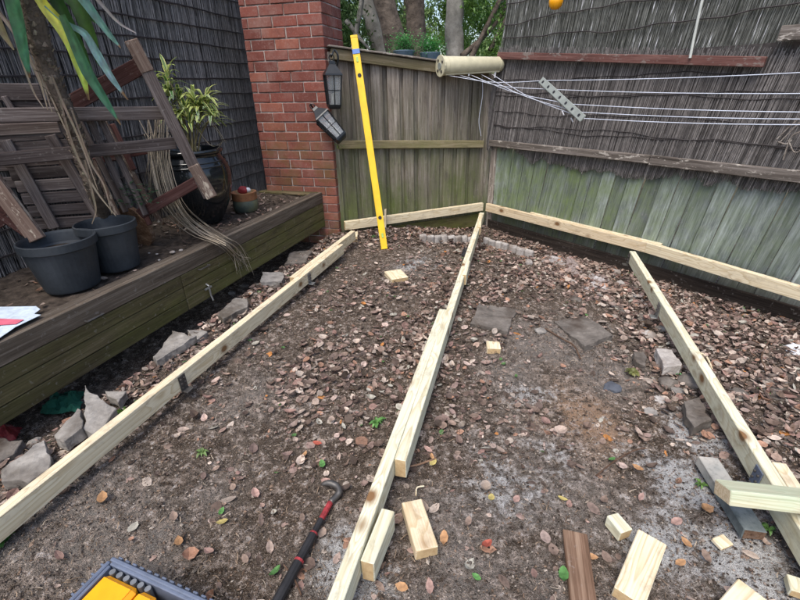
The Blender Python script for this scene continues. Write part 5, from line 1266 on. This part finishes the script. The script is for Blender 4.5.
# ------------------------------------------------------------------ beyond the fence
def tree(px0, px1, pxt, Y, rpx, bark, label, crown_specs, forks=(), lc=(.05, .10, .025), lc2=(.12, .19, .05), nleaf=9000, hide_root=True, ls=(.04, .09)):
    """trunk standing at forward distance Y; px0 / pxt picture columns where it meets the fence line and the top of the picture"""
    a = atd(px0, 60, Y); b = atd(pxt, 0, Y); d = b - a; root = a + d * ((-.25 - a.z) / d.z); r = rpx * Y / FPX
    t = thing('tree', root, label, 'tree')
    top = a + d * ((6.0 - a.z) / d.z)
    pts = bez([root, root.lerp(a, .6) + Vector((U(-.05, .05), 0, 0)), a, b, b.lerp(top, .5) + Vector((U(-.3, .3), U(-.3, .3), 0)), top], 6)
    rad = [r * (1.25 - .75 * i / (len(pts) - 1)) for i in range(len(pts))]; rad[0] *= 1.5
    V, F = tube(pts, rad, 14); V = [tuple(Vector(v) * 1.0 + Vector((noise.noise(Vector(v) * 6) * r * .18, noise.noise(Vector(v) * 6 + Vector((5, 5, 5))) * r * .18, 0))) for v in V]
    meshobj('trunk', V, F, bark, t, smooth=True)
    for P, rp in forks:
        pts2 = bez([atd(x, y, Y + dy) for x, y, dy in P], 6); V, F = tube(pts2, [rp * Y / FPX * (1 - .6 * i / len(pts2)) for i in range(len(pts2))], 9); meshobj('limb', V, F, bark, t, smooth=True)
    for i in range(5):
        p = pts[len(pts) // 2 + 3 + i * 2] if len(pts) // 2 + 3 + i * 2 < len(pts) else pts[-1]; a_ = U(0, 6.3); e = p + Vector((math.cos(a_) * U(.8, 1.6), math.sin(a_) * U(.8, 1.6), U(.3, 1.0)))
        V, F = tube(bez([p, p.lerp(e, .5) + Vector((0, 0, .15)), e], 5), [r * .4 * (1 - .8 * k / 10) for k in range(11)], 7); meshobj('limb', V, F, bark, t, smooth=True)
    acc = ([], [], [])
    clumps = []
    for (cx_, cy_, cz_, rx, ry, rz, n_) in crown_specs:
        for i in range(n_):
            while True:
                v = Vector((U(-1, 1), U(-1, 1), U(-1, 1)))
                if v.length < 1: break
            clumps.append((Vector((cx_ + v.x * rx, cy_ + v.y * ry, cz_ + v.z * rz)), U(.12, .34)))
    per = max(1, nleaf // max(1, len(clumps)))
    for c, cr in clumps:
        tone = U(0, 1)
        for i in range(per):
            p = c + Vector((random.gauss(0, .5), random.gauss(0, .5), random.gauss(0, .4))) * cr
            l = U(*ls); k = max(0, min(1, tone + U(-.25, .25))); col = tuple(lc[j] * (1 - k) + lc2[j] * k for j in range(3))
            m = Matrix.Rotation(U(0, 6.3), 3, 'Z') @ Matrix.Rotation(U(-1.2, 1.2), 3, 'Y') @ Matrix.Rotation(U(-.9, .9), 3, 'X'); o_ = len(acc[0])
            for x, y in ((-.5, 0), (0, -.2), (.5, 0), (0, .2)):
                q = p + m @ Vector((x * l, y * l, 0)); acc[0].append(tuple(q)); acc[2].append(col)
            acc[1].append((o_, o_ + 1, o_ + 2, o_ + 3))
    if acc[0]: o = meshobj('crown', acc[0], acc[1], LEAFG, t, cols=acc[2]); o['kind'] = 'stuff'
G1, G2 = (.07, .13, .035), (.22, .36, .10)
tree(400, 0, 384, 7.0, 10.5, BARK, 'thick dark trunk leaning left, just behind the fence top', [(-.6, 8.2, 4.2, 1.6, 1.2, 1.2, 40)], [], G1, G2, 7000)
tree(417, 0, 415, 7.4, 9.5, BARK, 'thick dark upright trunk right of the leaning one', [(.9, 8.4, 4.4, 1.4, 1.2, 1.0, 40)], [], G1, G2, 7000)
tree(384, 0, 366, 8.6, 8, BARKP, 'pale grey mottled trunk left of the two dark ones', [(-1.2, 9.6, 3.0, 1.0, .8, 1.4, 40)], [(((366, 0, 0), (356, -30, 0), (340, -70, 0)), 5)], G1, (.16, .26, .08), 9000)
tree(456, 0, 455, 8.0, 9, BARKP, 'straight pale brown trunk behind the cream clothesline reel', [(1.4, 9.2, 2.6, .8, .8, 1.2, 30)], [], (.10, .20, .04), (.30, .46, .10), 9000)
tree(470, 0, 500, 7.6, 2.4, BARK, 'slim crooked tree leaning right beside the brushwood', [(1.6, 8.0, 2.3, .7, .6, .9, 26), (2.0, 7.9, 3.3, .8, .6, .9, 20)], [(((462, 56, 0), (478, 42, .1), (492, 28, .2), (508, 6, .3)), 2.6), (((490, 50, 0), (500, 30, .1), (507, 15, .1)), 2)], (.06, .14, .03), (.20, .36, .07), 7000)
tree(352, 0, 362, 8.2, 2.5, BARKP, 'thin pale sapling crossing behind the top of the yellow level', [(-.9, 8.6, 2.4, .55, .5, .9, 22)], [(((346, 20, 0), (358, 36, 0), (370, 50, 0)), 2.2)], (.05, .10, .03), (.16, .28, .08), 6000)
# dense background trees further away
for k, (x, Y, z, lab) in enumerate(((-3.0, 13, 3.0, 'far green tree mass at the left behind the pier'), (0.2, 14, 2.6, 'far green tree behind the pale mottled trunk'), (3.2, 13.5, 2.8, 'far green tree seen between reel and brushwood'), (-.6, 18, 4.0, 'farthest hazy green tree behind the dark trunks'), (4.2, 18, 4.0, 'farthest hazy green tree on the right'))):
    ppx = 400 + x / Y * FPX
    tree(ppx, 0, ppx + 3, Y, 6, BARK, lab, [(x, Y, z, 2.2, 1.2, 2.6, 95)], [], (.09, .16, .055), (.28, .42, .15), 11000, ls=(.08, .18))
# clipped bush tops just above the fence
def bushtop(px, py, w_, label):
    c = atd(px, py, 5.75); t = thing('potted_bush', Vector((c.x, c.y, 1.2)), label, 'bush'); acc = ([], [], [])
    for i in range(2600):
        v = Vector((random.gauss(0, .42), random.gauss(0, .3), random.gauss(0, .42))); p = c + Vector((v.x * w_, v.y * w_, v.z * .13)); a = U(0, 6.3); d = Vector((math.cos(a), math.sin(a), U(-.3, .8))) * U(.012, .028); g = U(.5, 1.4)
        s = d.cross(Z).normalized() * .006; o_ = len(acc[0])
        for q in (p - s, p + d * .5, p + s, p + d): pass
        for q in (p, p + d * .5 - s, p + d, p + d * .5 + s): acc[0].append(tuple(q)); acc[2].append((.10 * g, .36 * g, .10 * g))
        acc[1].append((o_, o_ + 1, o_ + 2, o_ + 3))
    o = meshobj('foliage', acc[0], acc[1], LEAFG, t, cols=acc[2]); o['kind'] = 'stuff'
    V, F = lathe([(.001, 0), (w_ * .5, 0), (w_ * .75, .12), (w_ * .72, .125), (.001, .10)], 20, c - Z * .17); meshobj('trough', V, F, plain('slate blue pot', (.10, .15, .2)), t)
    beam('stand', c - Z * 2.0, c - Z * .17, .05, .05, BARK, t, up=(1, 0, 0))
bushtop(404, 46, .17, 'left clipped green bush showing just over the fence capping')
bushtop(430, 48, .16, 'right darker green bush over the fence capping beside the reel')
